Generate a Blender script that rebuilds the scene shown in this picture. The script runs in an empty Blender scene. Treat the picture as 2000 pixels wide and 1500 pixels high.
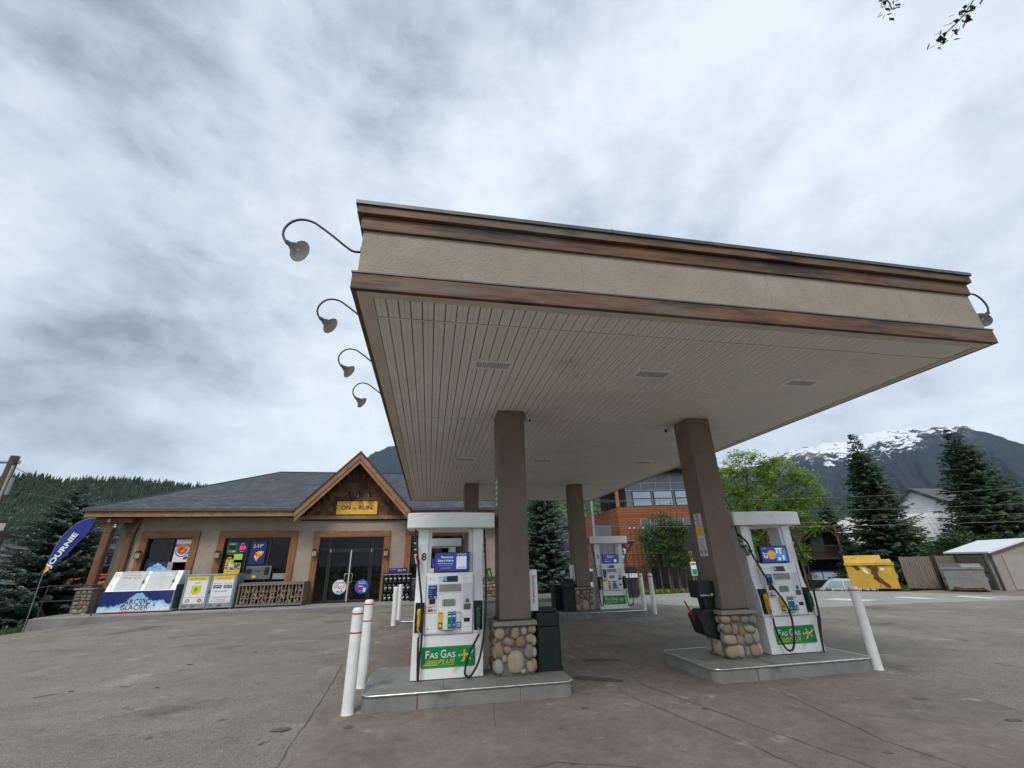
import bpy, math, random
from mathutils import Vector, Matrix
from math import sin, cos, pi, radians as R_
random.seed(7)
S = bpy.context.scene
COL = S.collection

# ---------------------------------------------------------------- camera, world, sun, exposure
cd = bpy.data.cameras.new("camera"); camo = bpy.data.objects.new("camera", cd); COL.objects.link(camo)
cd.sensor_width = 36.0; cd.lens = 36.0*821.79/2000.0; cd.clip_start = 0.05; cd.clip_end = 40000
_pi, _ya, _ro = .4003, -.1902, -.0246
_F = Vector((-sin(_ya)*cos(_pi), cos(_ya)*cos(_pi), sin(_pi)))
_R0 = Vector((cos(_ya), sin(_ya), 0)); _U0 = _R0.cross(_F)
_R = cos(_ro)*_R0 + sin(_ro)*_U0; _U = -sin(_ro)*_R0 + cos(_ro)*_U0
_m = Matrix((_R, _U, -_F)).transposed().to_4x4(); _m.translation = Vector((0, 0, 1.65))
camo.matrix_world = _m
S.camera = camo

SUN_EL, SUN_AZ = R_(48), R_(205)
w = bpy.data.worlds.new("World"); S.world = w; w.use_nodes = True
nt = w.node_tree; N = nt.nodes; L = nt.links
for n in list(N): N.remove(n)
out = N.new('ShaderNodeOutputWorld')
sky = N.new('ShaderNodeTexSky'); sky.sky_type = 'NISHITA'; sky.sun_disc = False
sky.sun_elevation = SUN_EL; sky.sun_rotation = SUN_AZ
bsky = N.new('ShaderNodeBackground'); bsky.inputs[1].default_value = 0.09
L.new(sky.outputs[0], bsky.inputs[0])
def nd(t, **k):
    n = N.new(t)
    for a, b in k.items(): setattr(n, a, b)
    return n
def mth(op, a, b=None, clamp=False):
    n = N.new('ShaderNodeMath'); n.operation = op; n.use_clamp = clamp
    for i, v in enumerate((a, b)):
        if v is None: continue
        if isinstance(v, (int, float)): n.inputs[i].default_value = v
        else: L.new(v, n.inputs[i])
    return n.outputs[0]
tc = nd('ShaderNodeTexCoord'); sx = nd('ShaderNodeSeparateXYZ'); L.new(tc.outputs['Generated'], sx.inputs[0])
zc = mth('ADD', mth('MAXIMUM', sx.outputs[2], 0.0), 0.26)
cx = nd('ShaderNodeCombineXYZ')
L.new(mth('DIVIDE', sx.outputs[0], zc), cx.inputs[0]); L.new(mth('DIVIDE', sx.outputs[1], zc), cx.inputs[1])
def noise(vec, scale, detail, rough, off=(0, 0, 0), dist=0.0, stretch=(1, 1, 1)):
    mp = nd('ShaderNodeMapping'); mp.inputs['Location'].default_value = off; mp.inputs['Scale'].default_value = stretch
    L.new(vec, mp.inputs[0])
    n = nd('ShaderNodeTexNoise'); n.inputs['Scale'].default_value = scale; n.inputs['Detail'].default_value = detail
    n.inputs['Roughness'].default_value = rough; n.inputs['Distortion'].default_value = dist
    L.new(mp.outputs[0], n.inputs['Vector']); return n.outputs['Fac']
big = noise(cx.outputs[0], 0.62, 3, .5, (3.1, 7.7, 0), .3)
mid = mth('ADD', mth('MULTIPLY', noise(cx.outputs[0], 2.0, 8, .56, (1.3, 2.2, 0), .2), .28), mth('MULTIPLY', noise(tc.outputs['Generated'], 2.6, 10, .57, (2.3, .7, 1.9), .35, (1, 1, 1.7)), .80))
fin = noise(tc.outputs['Generated'], 11, 8, .6, (5.3, 1.2, 0), .2, (1, 1, 1.6))
den = mth('ADD', mth('ADD', mth('MULTIPLY', big, .62), mth('MULTIPLY', mid, .80)), mth('MULTIPLY', fin, .30))
# broad brighter and darker areas of the cloud deck, by direction in the sky
def blob(dirv, width, amt):
    vm = nd('ShaderNodeVectorMath', operation='DOT_PRODUCT'); L.new(tc.outputs['Generated'], vm.inputs[0])
    d = Vector(dirv).normalized(); vm.inputs[1].default_value = d
    a = mth('MULTIPLY', mth('SUBTRACT', vm.outputs['Value'], cos(R_(width))), 1.0/(1-cos(R_(width))), True)
    a = mth('POWER', a, 1.3)
    return mth('MULTIPLY', a, amt)
SKYBLOBS = []
def PIXDIR(px, py): return _F + _R*((px-1000)/821.79) - _U*((py-750)/821.79)
for (px, py, wd, am) in [(120, 100, 17, .15), (420, 60, 12, .06), (740, 110, 11, .15), (870, 20, 10, .08), (1010, 270, 11, -.07), (500, 430, 12, .05), (230, 520, 14, .07),
                         (1050, 400, 8, .07), (60, 330, 12, -.05), (350, 560, 20, .05), (560, 800, 10, -.04), (1600, 300, 32, -.09), (900, 480, 10, -.04), (60, 700, 10, .06), (300, 640, 12, .05),
                         (1900, 700, 13, .05), (1400, 60, 14, -.02), (160, 820, 12, .05), (1700, 800, 10, .04), (600, 560, 8, .03)]:
    den = mth('ADD', den, blob(PIXDIR(px, py), wd, am))
den = mth('MULTIPLY', den, .75)
cr = nd('ShaderNodeValToRGB'); L.new(den, cr.inputs[0]); e = cr.color_ramp.elements
e[0].position = .575; e[0].color = (.66, .74, .82, 1); e[1].position = .865; e[1].color = (.225, .28, .335, 1)
for p, c in ((.648, (.575, .65, .73, 1)), (.722, (.475, .55, .635, 1)), (.805, (.33, .395, .47, 1))):
    q = e.new(p); q.color = c
bcl = nd('ShaderNodeBackground'); L.new(cr.outputs[0], bcl.inputs[0]); bcl.inputs[1].default_value = 1.0
mx = nd('ShaderNodeMixShader'); mx.inputs[0].default_value = .93
L.new(bsky.outputs[0], mx.inputs[1]); L.new(bcl.outputs[0], mx.inputs[2]); L.new(mx.outputs[0], out.inputs[0])

sd = bpy.data.lights.new("sun", 'SUN'); sd.energy = 1.4; sd.angle = R_(18); sd.color = (1, .97, .92)
so = bpy.data.objects.new("sun", sd); COL.objects.link(so)
sdir = Vector((sin(SUN_AZ)*cos(SUN_EL), cos(SUN_AZ)*cos(SUN_EL), sin(SUN_EL)))
so.rotation_euler = sdir.to_track_quat('Z', 'Y').to_euler(); so.location = (0, 0, 60)
S.view_settings.view_transform = 'Standard'; S.view_settings.look = 'None'; S.view_settings.exposure = 0.45; S.view_settings.gamma = 1
S.cycles.max_bounces = 6; S.cycles.diffuse_bounces = 4; S.cycles.transparent_max_bounces = 12

# ---------------------------------------------------------------- materials
MATS = {}
def mat(name, base=(.5, .5, .5), rough=.7, var=0.0, scale=5.0, stretch=(1, 1, 1), bump=0.0, bscale=None, metal=0.0, col2=None, ramp=None,
        detail=6, emit=0.0, spec=.5, blot=None, trans=0.0, dist=0.0, grain=None):
    """procedural material: base colour varied by noise, optional second colour, blotches (colour, scale, threshold) and bump"""
    if name in MATS: return MATS[name]
    m = bpy.data.materials.new(name); m.use_nodes = True; MATS[name] = m
    t = m.node_tree; n_ = t.nodes; l_ = t.links; b = n_['Principled BSDF']
    b.inputs['Roughness'].default_value = rough; b.inputs['Metallic'].default_value = metal
    b.inputs['Specular IOR Level'].default_value = spec
    co = n_.new('ShaderNodeTexCoord'); mp = n_.new('ShaderNodeMapping'); mp.inputs['Scale'].default_value = stretch
    l_.new(co.outputs['Object'], mp.inputs[0])
    nz = n_.new('ShaderNodeTexNoise'); nz.inputs['Scale'].default_value = scale; nz.inputs['Detail'].default_value = detail
    nz.inputs['Roughness'].default_value = .6; nz.inputs['Distortion'].default_value = dist
    l_.new(mp.outputs[0], nz.inputs['Vector'])
    rp = n_.new('ShaderNodeValToRGB'); l_.new(nz.outputs['Fac'], rp.inputs[0]); el = rp.color_ramp.elements
    c2 = col2 if col2 else tuple(min(1, c*(1+var)) for c in base); c1 = tuple(c*(1-var) for c in base) if not col2 else base
    el[0].position = .32; el[0].color = (*c1, 1); el[1].position = .68; el[1].color = (*c2, 1)
    if ramp:
        el[0].position, el[0].color = ramp[0][0], (*ramp[0][1], 1); el[1].position, el[1].color = ramp[-1][0], (*ramp[-1][1], 1)
        for p, c in ramp[1:-1]: q = el.new(p); q.color = (*c, 1)
    cur = rp.outputs[0]
    for (bc, bs, bt, bw) in (blot or []):
        nb = n_.new('ShaderNodeTexNoise'); nb.inputs['Scale'].default_value = bs; nb.inputs['Detail'].default_value = 5; nb.inputs['Roughness'].default_value = .62
        l_.new(mp.outputs[0], nb.inputs['Vector'])
        mr = n_.new('ShaderNodeMapRange'); mr.inputs['From Min'].default_value = bt; mr.inputs['From Max'].default_value = bt+bw
        l_.new(nb.outputs['Fac'], mr.inputs[0])
        mi = n_.new('ShaderNodeMix'); mi.data_type = 'RGBA'; l_.new(mr.outputs[0], mi.inputs[0]); l_.new(cur, mi.inputs[6]); mi.inputs[7].default_value = (*bc, 1)
        cur = mi.outputs[2]
    for (gs_, ga_) in (grain or []):
        ng = n_.new('ShaderNodeTexNoise'); ng.inputs['Scale'].default_value = gs_; ng.inputs['Detail'].default_value = 3; ng.inputs['Roughness'].default_value = .7; l_.new(mp.outputs[0], ng.inputs['Vector'])
        mg = n_.new('ShaderNodeMapRange'); mg.inputs['From Min'].default_value = .3; mg.inputs['From Max'].default_value = .7; mg.inputs['To Min'].default_value = 1-ga_; mg.inputs['To Max'].default_value = 1+ga_; l_.new(ng.outputs['Fac'], mg.inputs[0])
        vm = n_.new('ShaderNodeVectorMath'); vm.operation = 'SCALE'; l_.new(cur, vm.inputs[0]); l_.new(mg.outputs[0], vm.inputs['Scale']); cur = vm.outputs[0]
    l_.new(cur, b.inputs['Base Color'])
    if emit: l_.new(cur, b.inputs['Emission Color']); b.inputs['Emission Strength'].default_value = emit
    if bump:
        nb = n_.new('ShaderNodeTexNoise'); nb.inputs['Scale'].default_value = bscale or scale*4; nb.inputs['Detail'].default_value = 4
        l_.new(mp.outputs[0], nb.inputs['Vector'])
        bp = n_.new('ShaderNodeBump'); bp.inputs['Strength'].default_value = bump; bp.inputs['Distance'].default_value = .02
        l_.new(nb.outputs['Fac'], bp.inputs['Height']); l_.new(bp.outputs[0], b.inputs['Normal'])
    if trans:
        tr = n_.new('ShaderNodeBsdfTranslucent'); l_.new(cur, tr.inputs[0]); ms = n_.new('ShaderNodeMixShader'); ms.inputs[0].default_value = trans
        o = n_['Material Output']; l_.new(b.outputs[0], ms.inputs[1]); l_.new(tr.outputs[0], ms.inputs[2]); l_.new(ms.outputs[0], o.inputs[0])
    return m

def wood(name, stretch, dark=(.055, .028, .014), light=(.26, .125, .045), grey=None):
    r = [(.30, dark), (.42, tuple((a*.55+b*.45) for a, b in zip(dark, light))), (.60, light), (.72, tuple(min(1, c*1.35) for c in light))]
    return mat(name, ramp=r, scale=2.6, stretch=stretch, rough=.62, bump=.25, bscale=6, detail=9, dist=.6, blot=[(grey, 1.1, .54, .10), ((.035, .02, .014), 1.7, .55, .10)] if grey else None)

M_ = dict(
 asphalt=mat('asphalt', ramp=[(.25, (.170, .150, .117)), (.5, (.220, .196, .156)), (.75, (.275, .248, .200))], scale=.35, rough=.93, bump=.8, bscale=55, detail=12, dist=.4, grain=[(42, .34), (14, .15), (2.2, .10)],
             blot=[((.30, .265, .215), .9, .58, .10), ((.125, .105, .083), .5, .56, .14), ((.115, .098, .08), 2.3, .64, .05)]),
 road=mat('road_asphalt', ramp=[(.3, (.28, .265, .24)), (.7, (.35, .335, .305))], scale=.5, rough=.9, bump=.4, bscale=40, detail=8, grain=[(30, .18), (3, .10)]),
 concrete=mat('pad_concrete', ramp=[(.25, (.142, .117, .093)), (.5, (.185, .155, .126)), (.78, (.24, .206, .170))], scale=.55, rough=.85, bump=.3, bscale=70, detail=12, dist=.5, grain=[(60, .16), (7, .14), (1.6, .12)],
              blot=[((.15, .128, .108), 1.3, .60, .08), ((.31, .275, .235), 2.1, .62, .08), ((.14, .12, .10), .33, .56, .14)]),
 curb=mat('curb_concrete', ramp=[(.3, (.17, .165, .152)), (.7, (.25, .243, .225))], scale=2.2, rough=.8, bump=.2, bscale=50, detail=10, dist=.4, blot=[((.14, .135, .125), 1.6, .6, .08)]),
 walk=mat('walk_concrete', ramp=[(.3, (.27, .25, .215)), (.7, (.36, .335, .29))], scale=1.2, rough=.85, bump=.2, bscale=40, detail=9, blot=[((.17, .155, .13), 1.4, .6, .08)]),
 steel=mat('steel_edge', (.62, .62, .60), .32, .25, 9, metal=.9, bump=.1, bscale=20),
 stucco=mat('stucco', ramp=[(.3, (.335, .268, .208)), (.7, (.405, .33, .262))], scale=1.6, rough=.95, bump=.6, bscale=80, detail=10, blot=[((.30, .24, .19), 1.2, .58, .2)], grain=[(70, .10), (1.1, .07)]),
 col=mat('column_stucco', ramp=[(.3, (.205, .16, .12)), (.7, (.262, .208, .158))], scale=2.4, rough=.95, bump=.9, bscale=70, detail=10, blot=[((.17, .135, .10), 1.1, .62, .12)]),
 soffit=mat('soffit_metal', ramp=[(.3, (.79, .755, .70)), (.7, (.87, .84, .785))], scale=.8, rough=.5, blot=[((.68, .64, .58), 1.1, .58, .2)]),
 soffit_frame=mat('soffit_frame', (.62, .55, .455), .6, .08, 2),
 groove=mat('soffit_groove', (.05, .043, .036), .8, .1, 3),
 flash=mat('metal_flashing', (.10, .095, .10), .45, .25, 4, metal=.4),
 wood_x=wood('weathered_wood_x', (.5, 4, 4), (.030, .017, .010), (.175, .080, .030), grey=(.13, .105, .08)),
 wood_y=wood('weathered_wood_y', (4, .5, 4), (.030, .017, .010), (.175, .080, .030), grey=(.13, .105, .08)),
 trim_x=wood('trim_wood_x', (.6, 4, 4), (.16, .062, .022), (.30, .13, .045)),
 trim_z=wood('trim_wood_z', (4, 4, .6), (.16, .062, .022), (.30, .13, .045)),
 rake=wood('rake_wood', (1.5, 4, 1.5), (.20, .095, .038), (.33, .175, .075)),
 log=wood('log_wood', (3, 3, .5), (.09, .045, .022), (.19, .10, .05)),
 white=mat('white_enamel', (.86, .86, .84), .35, .03, 3, spec=.5, blot=[((.66, .64, .60), 2.6, .62, .12)], grain=[(90, .03)]),
 white2=mat('light_grey_panel', (.70, .70, .69), .4, .03, 4),
 shade_grey=mat('recess_grey', (.30, .29, .27), .6, .05, 4),  # grey for plain parts, and for the painted shade in the pump alcove
 black=mat('black_plastic', (.012, .013, .014), .45, .3, 8),
 rubber=mat('black_rubber', (.014, .014, .015), .5, .3, 14),
 dgreen=mat('dark_green_plastic', (.007, .012, .011), .42, .25, 6),
 green=mat('sign_green', (.005, .24, .07), .35, .06, 6),
 lime=mat('lime_paint', (.45, .62, .02), .4, .05, 6),
 yellow=mat('yellow_paint', (.80, .55, .01), .4, .08, 8),
 nyel=mat('nozzle_yellow', (.62, .36, .015), .45, .25, 12),
 ngrn=mat('nozzle_green', (.008, .10, .045), .45, .2, 12),
 blue=mat('deep_blue', (.012, .022, .15), .4, .1, 5),
 blue2=mat('mid_blue', (.02, .10, .48), .4, .08, 5),
 lblue=mat('light_blue', (.25, .52, .75), .45, .12, 8),
 red=mat('sign_red', (.50, .02, .02), .45, .1, 8),
 orange=mat('sign_orange', (.62, .12, .02), .5, .1, 8),
 amber=mat('sign_amber', (.92, .47, .035), .45, .04, 4),
 navy=mat('navy_lettering', (.018, .012, .10), .5, .1, 8),
 paper=mat('white_paper', (.74, .75, .76), .55, .03, 5),
 lcd=mat('lcd_grey_green', (.22, .29, .24), .25, .06, 6),
 chrome=mat('dull_chrome', (.55, .55, .53), .3, .2, 14, metal=.9),
 galv=mat('galvanised', (.27, .30, .31), .5, .12, 5, metal=.3),
 bollard=mat('bollard_white', ramp=[(.3, (.74, .73, .69)), (.7, (.84, .83, .80))], scale=6, rough=.45, blot=[((.46, .42, .36), 7, .64, .06)], bump=.15, bscale=25),
 mortar=mat('mortar', (.17, .15, .125), .95, .15, 9, bump=.6, bscale=40),
 capstone=mat('capstone', ramp=[(.3, (.24, .215, .15)), (.7, (.34, .31, .225))], scale=6, rough=.9, bump=.5, bscale=30),
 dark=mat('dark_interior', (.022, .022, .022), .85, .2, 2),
 frame=mat('dark_frame', (.018, .018, .018), .4, .2, 6),
 shingle_edge=mat('shingle_edge', (.04, .042, .05), .8, .2, 9),
 grasssoil=mat('verge_soil', ramp=[(.3, (.05, .075, .02)), (.5, (.08, .12, .03)), (.7, (.13, .12, .065))], scale=1.5, rough=1, bump=.8, bscale=12, detail=10),
 gravel=mat('gravel', ramp=[(.3, (.16, .13, .10)), (.7, (.27, .23, .18))], scale=2.5, rough=1, bump=.7, bscale=25, detail=12),
 mulch=mat('mulch', (.09, .06, .04), 1, .3, 8, bump=.8, bscale=20),
 bark=mat('bark', (.10, .075, .055), .95, .3, 8, stretch=(3, 3, .6), bump=.8),
 birch=mat('pale_bark', (.32, .30, .25), .9, .3, 8, stretch=(3, 3, 1), bump=.4),
 glow=mat('strip_light', (1, .93, .78), .5, 0, 1, emit=3.0),
 led=mat('red_led', (1, .02, .02), .5, 0, 1, emit=1.6),
 amberglass=mat('amber_glass', (.55, .42, .2), .3, .15, 20),
 paint=mat('road_paint', (.62, .61, .57), .8, .15, 5),
 skin=mat('blank', (.5, .5, .5)),
)
STONES = [mat('stone_'+n, ramp=[(.3, tuple(v*.78 for v in c)), (.7, c)], scale=7, rough=.75, bump=.35, bscale=22, detail=8) for n, c in
          dict(tan=(.40, .31, .19), buff=(.44, .36, .25), ochre=(.36, .23, .12), pink=(.36, .25, .19), grey=(.27, .255, .23), pale=(.40, .37, .30), brown=(.20, .155, .115)).items()]
def glass_mat():
    m = bpy.data.materials.new('window_glass'); m.use_nodes = True; t = m.node_tree; n_ = t.nodes; l_ = t.links
    n_.remove(n_['Principled BSDF']); o = n_['Material Output']
    tr = n_.new('ShaderNodeBsdfTransparent'); tr.inputs[0].default_value = (.42, .45, .46, 1)
    gl = n_.new('ShaderNodeBsdfGlossy'); gl.inputs['Roughness'].default_value = .03; fr = n_.new('ShaderNodeFresnel'); fr.inputs[0].default_value = 1.5
    ms = n_.new('ShaderNodeMixShader'); l_.new(fr.outputs[0], ms.inputs[0]); l_.new(tr.outputs[0], ms.inputs[1]); l_.new(gl.outputs[0], ms.inputs[2]); l_.new(ms.outputs[0], o.inputs[0])
    return m
M_['glass'] = glass_mat()
M_['mirror'] = mat('reflecting_glass', (.30, .34, .37), .04, 0, 1, metal=.85)
def brick_mat(name, axes, bw, rh, c1, c2, mortar, bump=.5, zs=1.0):
    m = bpy.data.materials.new(name); m.use_nodes = True; t = m.node_tree; n_ = t.nodes; l_ = t.links; b = n_['Principled BSDF']
    co = n_.new('ShaderNodeTexCoord'); sp = n_.new('ShaderNodeSeparateXYZ'); l_.new(co.outputs['Object'], sp.inputs[0])
    cb = n_.new('ShaderNodeCombineXYZ'); l_.new(sp.outputs[axes[0]], cb.inputs[0])
    mu = n_.new('ShaderNodeMath'); mu.operation = 'MULTIPLY'; mu.inputs[1].default_value = zs; l_.new(sp.outputs[axes[1]], mu.inputs[0]); l_.new(mu.outputs[0], cb.inputs[1])
    br = n_.new('ShaderNodeTexBrick'); l_.new(cb.outputs[0], br.inputs['Vector']); br.inputs['Scale'].default_value = 1
    br.inputs['Color1'].default_value = (*c1, 1); br.inputs['Color2'].default_value = (*c2, 1); br.inputs['Mortar'].default_value = (*mortar, 1)
    br.inputs['Brick Width'].default_value = bw; br.inputs['Row Height'].default_value = rh; br.inputs['Mortar Size'].default_value = rh*.09; br.inputs['Bias'].default_value = -.1
    nz = n_.new('ShaderNodeTexNoise'); nz.inputs['Scale'].default_value = .9; nz.inputs['Detail'].default_value = 8; l_.new(co.outputs['Object'], nz.inputs['Vector'])
    mr = n_.new('ShaderNodeMapRange'); mr.inputs['To Min'].default_value = .7; mr.inputs['To Max'].default_value = 1.3; l_.new(nz.outputs['Fac'], mr.inputs[0])
    vm = n_.new('ShaderNodeVectorMath'); vm.operation = 'SCALE'; l_.new(br.outputs['Color'], vm.inputs[0]); l_.new(mr.outputs[0], vm.inputs['Scale'])
    l_.new(vm.outputs[0], b.inputs['Base Color']); b.inputs['Roughness'].default_value = .9
    bp = n_.new('ShaderNodeBump'); bp.inputs['Strength'].default_value = bump; bp.inputs['Distance'].default_value = .02; bp.invert = True; l_.new(br.outputs['Fac'], bp.inputs['Height']); l_.new(bp.outputs[0], b.inputs['Normal'])
    return m
M_['roof_x'] = brick_mat('roof_shingles_front', (0, 2), .33, .13, (.058, .063, .078), (.105, .113, .135), (.025, .027, .034), .9, zs=2.0)
M_['roof_y'] = brick_mat('roof_shingles_side', (1, 2), .33, .13, (.058, .063, .078), (.105, .113, .135), (.025, .027, .034), .9, zs=2.0)
M_['plank'] = brick_mat('orange_planks', (0, 2), 3.0, .14, (.25, .085, .034), (.33, .12, .048), (.11, .04, .02), .4)
M_['plank2'] = brick_mat('orange_planks_side', (1, 2), 3.0, .14, (.24, .078, .03), (.32, .11, .042), (.11, .04, .018), .4)
M_['siding'] = brick_mat('white_siding', (0, 2), 6, .2, (.62, .64, .66), (.66, .68, .70), (.45, .47, .49), .4)

# ---------------------------------------------------------------- mesh helpers
_TX = {}
def text_geo(s, bold=0.0, shear=0.0, space=1.0):
    k = (s, bold, shear, space)
    if k not in _TX:
        c = bpy.data.curves.new('lettering', 'FONT'); c.body = s; c.offset = bold; c.shear = shear; c.space_character = space; c.resolution_u = 3; c.fill_mode = 'FRONT'
        o = bpy.data.objects.new('lettering', c); me = o.to_mesh()
        vs = [(v.co.x, v.co.y) for v in me.vertices]; fs = [tuple(p.vertices) for p in me.polygons]
        o.to_mesh_clear(); bpy.data.objects.remove(o); bpy.data.curves.remove(c)
        x0 = min(v[0] for v in vs); x1 = max(v[0] for v in vs); y0 = min(v[1] for v in vs); y1 = max(v[1] for v in vs)
        _TX[k] = ([((x-x0)/(x1-x0), (y-y0)/(y1-y0)) for x, y in vs], fs)
    return _TX[k]

class MB:
    def __init__(s): s.V = []; s.F = []; s.I = []; s.S = []; s.mats = []; s.T = None
    def mi(s, m):
        m = M_[m] if isinstance(m, str) else m
        if m not in s.mats: s.mats.append(m)
        return s.mats.index(m)
    def add(s, vs, fs, m, smooth=False):
        o = len(s.V)
        if s.T: vs = [tuple(s.T @ Vector(v)) for v in vs]
        s.V += [tuple(v) for v in vs]; i = s.mi(m)
        for f in fs: s.F.append(tuple(o+k for k in f)); s.I.append(i); s.S.append(smooth)
        return s
    def box(s, x0, x1, y0, y1, z0, z1, m):
        vs = [(x0, y0, z0), (x1, y0, z0), (x1, y1, z0), (x0, y1, z0), (x0, y0, z1), (x1, y0, z1), (x1, y1, z1), (x0, y1, z1)]
        return s.add(vs, [(3, 2, 1, 0), (4, 5, 6, 7), (0, 1, 5, 4), (1, 2, 6, 5), (2, 3, 7, 6), (3, 0, 4, 7)], m)
    def quad(s, a, b, c, d, m): return s.add([a, b, c, d], [(0, 1, 2, 3)], m)
    def prism(s, poly, axis, a, b, m, smooth=False):
        """poly: 2-D outline; axis 'x': outline in (y,z); 'y': (x,z); 'z': (x,y)"""
        n = len(poly)
        def P(p, t): return {'x': (t, p[0], p[1]), 'y': (p[0], t, p[1]), 'z': (p[0], p[1], t)}[axis]
        vs = [P(p, a) for p in poly]+[P(p, b) for p in poly]
        ar = sum(poly[i][0]*poly[(i+1) % n][1]-poly[(i+1) % n][0]*poly[i][1] for i in range(n))
        fl = (ar > 0) ^ (axis == 'y')
        A = tuple(range(n)); B = tuple(range(n, 2*n))
        s.add(vs, [A[::-1] if fl else A, B if fl else B[::-1]], m)
        o = len(s.V)-2*n; i = s.mi(m)
        for k in range(n):
            q = (o+k, o+(k+1) % n, o+n+(k+1) % n, o+n+k)
            s.F.append(q if fl else q[::-1]); s.I.append(i); s.S.append(smooth)
        return s
    def tube(s, path, r, m, n=8, caps=True, smooth=True):
        path = [Vector(p) for p in path]; rs = r if isinstance(r, (list, tuple)) else [r]*len(path)
        vs = []; up = None
        for i, p in enumerate(path):
            d = (path[min(i+1, len(path)-1)]-path[max(i-1, 0)]).normalized()
            if up is None: up = Vector((0, 0, 1)) if abs(d.z) < .9 else Vector((1, 0, 0))
            u = (up-d*up.dot(d)).normalized(); v = d.cross(u); up = u
            for k in range(n):
                a = 2*pi*k/n; vs.append(p+(u*cos(a)+v*sin(a))*rs[i])
        fs = [(i*n+k, i*n+(k+1) % n, (i+1)*n+(k+1) % n, (i+1)*n+k) for i in range(len(path)-1) for k in range(n)]
        s.add(vs, fs, m, smooth)
        if caps: s.add(vs[:n], [tuple(range(n))[::-1]], m); s.add(vs[-n:], [tuple(range(n))], m)
        return s
    def lathe(s, prof, c, m, n=20, axis=None, smooth=True):
        """profile of (r, h) about axis through c"""
        ax = Vector(axis or (0, 0, 1)).normalized(); u = ax.orthogonal().normalized(); v = ax.cross(u); c = Vector(c)
        vs = [c+ax*h+(u*cos(2*pi*k/n)+v*sin(2*pi*k/n))*r for r, h in prof for k in range(n)]
        fs = [(i*n+k, i*n+(k+1) % n, (i+1)*n+(k+1) % n, (i+1)*n+k) for i in range(len(prof)-1) for k in range(n)]
        return s.add(vs, fs, m, smooth)
    def ball(s, c, r, m, rot=0.0, n=10, k=6, jit=0.0, rotm=None, smooth=True, sq=1.0):
        c = Vector(c); rm = rotm or Matrix.Rotation(rot, 3, 'Y'); vs = []
        j = [1+random.uniform(-jit, jit) for _ in range(n)]
        def pw(t): return math.copysign(abs(t)**sq, t)
        for a in range(1, k):
            th = pi*a/k
            for b in range(n):
                ph = 2*pi*b/n; q = Vector((pw(cos(ph))*sin(th)*r[0]*j[b], pw(cos(th))*r[1], pw(sin(ph))*sin(th)*r[2]*j[b]))
                vs.append(c+rm @ q)
        fs = [((a)*n+b, (a)*n+(b+1) % n, (a+1)*n+(b+1) % n, (a+1)*n+b) for a in range(k-2) for b in range(n)]
        o = len(vs); vs += [c+rm @ Vector((0, r[1], 0)), c+rm @ Vector((0, -r[1], 0))]
        fs += [(o, (b+1) % n, b) for b in range(n)]+[(o+1, (k-2)*n+b, (k-2)*n+(b+1) % n) for b in range(n)]
        return s.add(vs, fs, m, smooth)
    def disc(s, c, rx, rz, m, n=20, X=(1, 0, 0), Z=(0, 0, 1)):
        c = Vector(c); X = Vector(X); Z = Vector(Z)
        return s.add([c+X*(rx*cos(2*pi*k/n))+Z*(rz*sin(2*pi*k/n)) for k in range(n)], [tuple(range(n))], m)
    def ring(s, c, r0, r1, m, n=20, X=(1, 0, 0), Z=(0, 0, 1)):
        c = Vector(c); X = Vector(X); Z = Vector(Z)
        vs = [c+X*(r*cos(2*pi*k/n))+Z*(r*sin(2*pi*k/n)) for r in (r0, r1) for k in range(n)]
        return s.add(vs, [(k, n+k, n+(k+1) % n, (k+1) % n) for k in range(n)], m)
    def poly(s, pts, O, X, Z, m):
        O = Vector(O); X = Vector(X); Z = Vector(Z)
        return s.add([O+X*a+Z*b for a, b in pts], [tuple(range(len(pts)))], m)
    def text(s, t, O, w_, h, m, X=(1, 0, 0), Z=(0, 0, 1), bold=0.0, shear=0.0, space=1.0):
        vs, fs = text_geo(t, bold, shear, space); O = Vector(O); X = Vector(X); Z = Vector(Z)
        return s.add([O+X*(a*w_)+Z*(b*h) for a, b in vs], fs, m)
    def build(s, name, parent=None, loc=None, bevel=0.0, label=None, cat=None, group=None, kind=None, rotz=0.0, seg=2):
        me = bpy.data.meshes.new(name); me.from_pydata(s.V, [], s.F)
        for m in s.mats: me.materials.append(m)
        me.polygons.foreach_set('material_index', s.I); me.polygons.foreach_set('use_smooth', s.S); me.update()
        o = bpy.data.objects.new(name, me); COL.objects.link(o)
        if loc: o.location = loc
        if rotz: o.rotation_euler.z = rotz
        if parent: o.parent = parent
        if bevel:
            b = o.modifiers.new('bevel', 'BEVEL'); b.width = bevel; b.segments = seg; b.limit_method = 'ANGLE'; b.angle_limit = R_(40)
        tag(o, label, cat, group, kind); return o
def tag(o, label=None, cat=None, group=None, kind=None):
    if label: o['label'] = label
    if cat: o['category'] = cat
    if group: o['group'] = group
    if kind: o['kind'] = kind
    return o
def thing(name, label, cat, loc=(0, 0, 0), group=None, rotz=0.0):
    o = bpy.data.objects.new(name, None); COL.objects.link(o); o.location = loc; o.rotation_euler.z = rotz; o.empty_display_size = .2
    return tag(o, label, cat, group)
def copy_tree(o, parent=None):
    c = o.copy(); COL.objects.link(c)
    if parent: c.parent = parent
    for ch in list(o.children): copy_tree(ch, c)
    return c
def spline(pts, n=6):
    P = [Vector(p) for p in pts]; P = [P[0]*2-P[1]]+P+[P[-1]*2-P[-2]]; o = []
    for i in range(1, len(P)-2):
        for k in range(n):
            t = k/n; a, b, c, d = P[i-1:i+3]
            o.append(.5*((2*b)+(c-a)*t+(2*a-5*b+4*c-d)*t*t+(3*b-a-3*c+d)*t**3))
    o.append(P[-2]); return o

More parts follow.
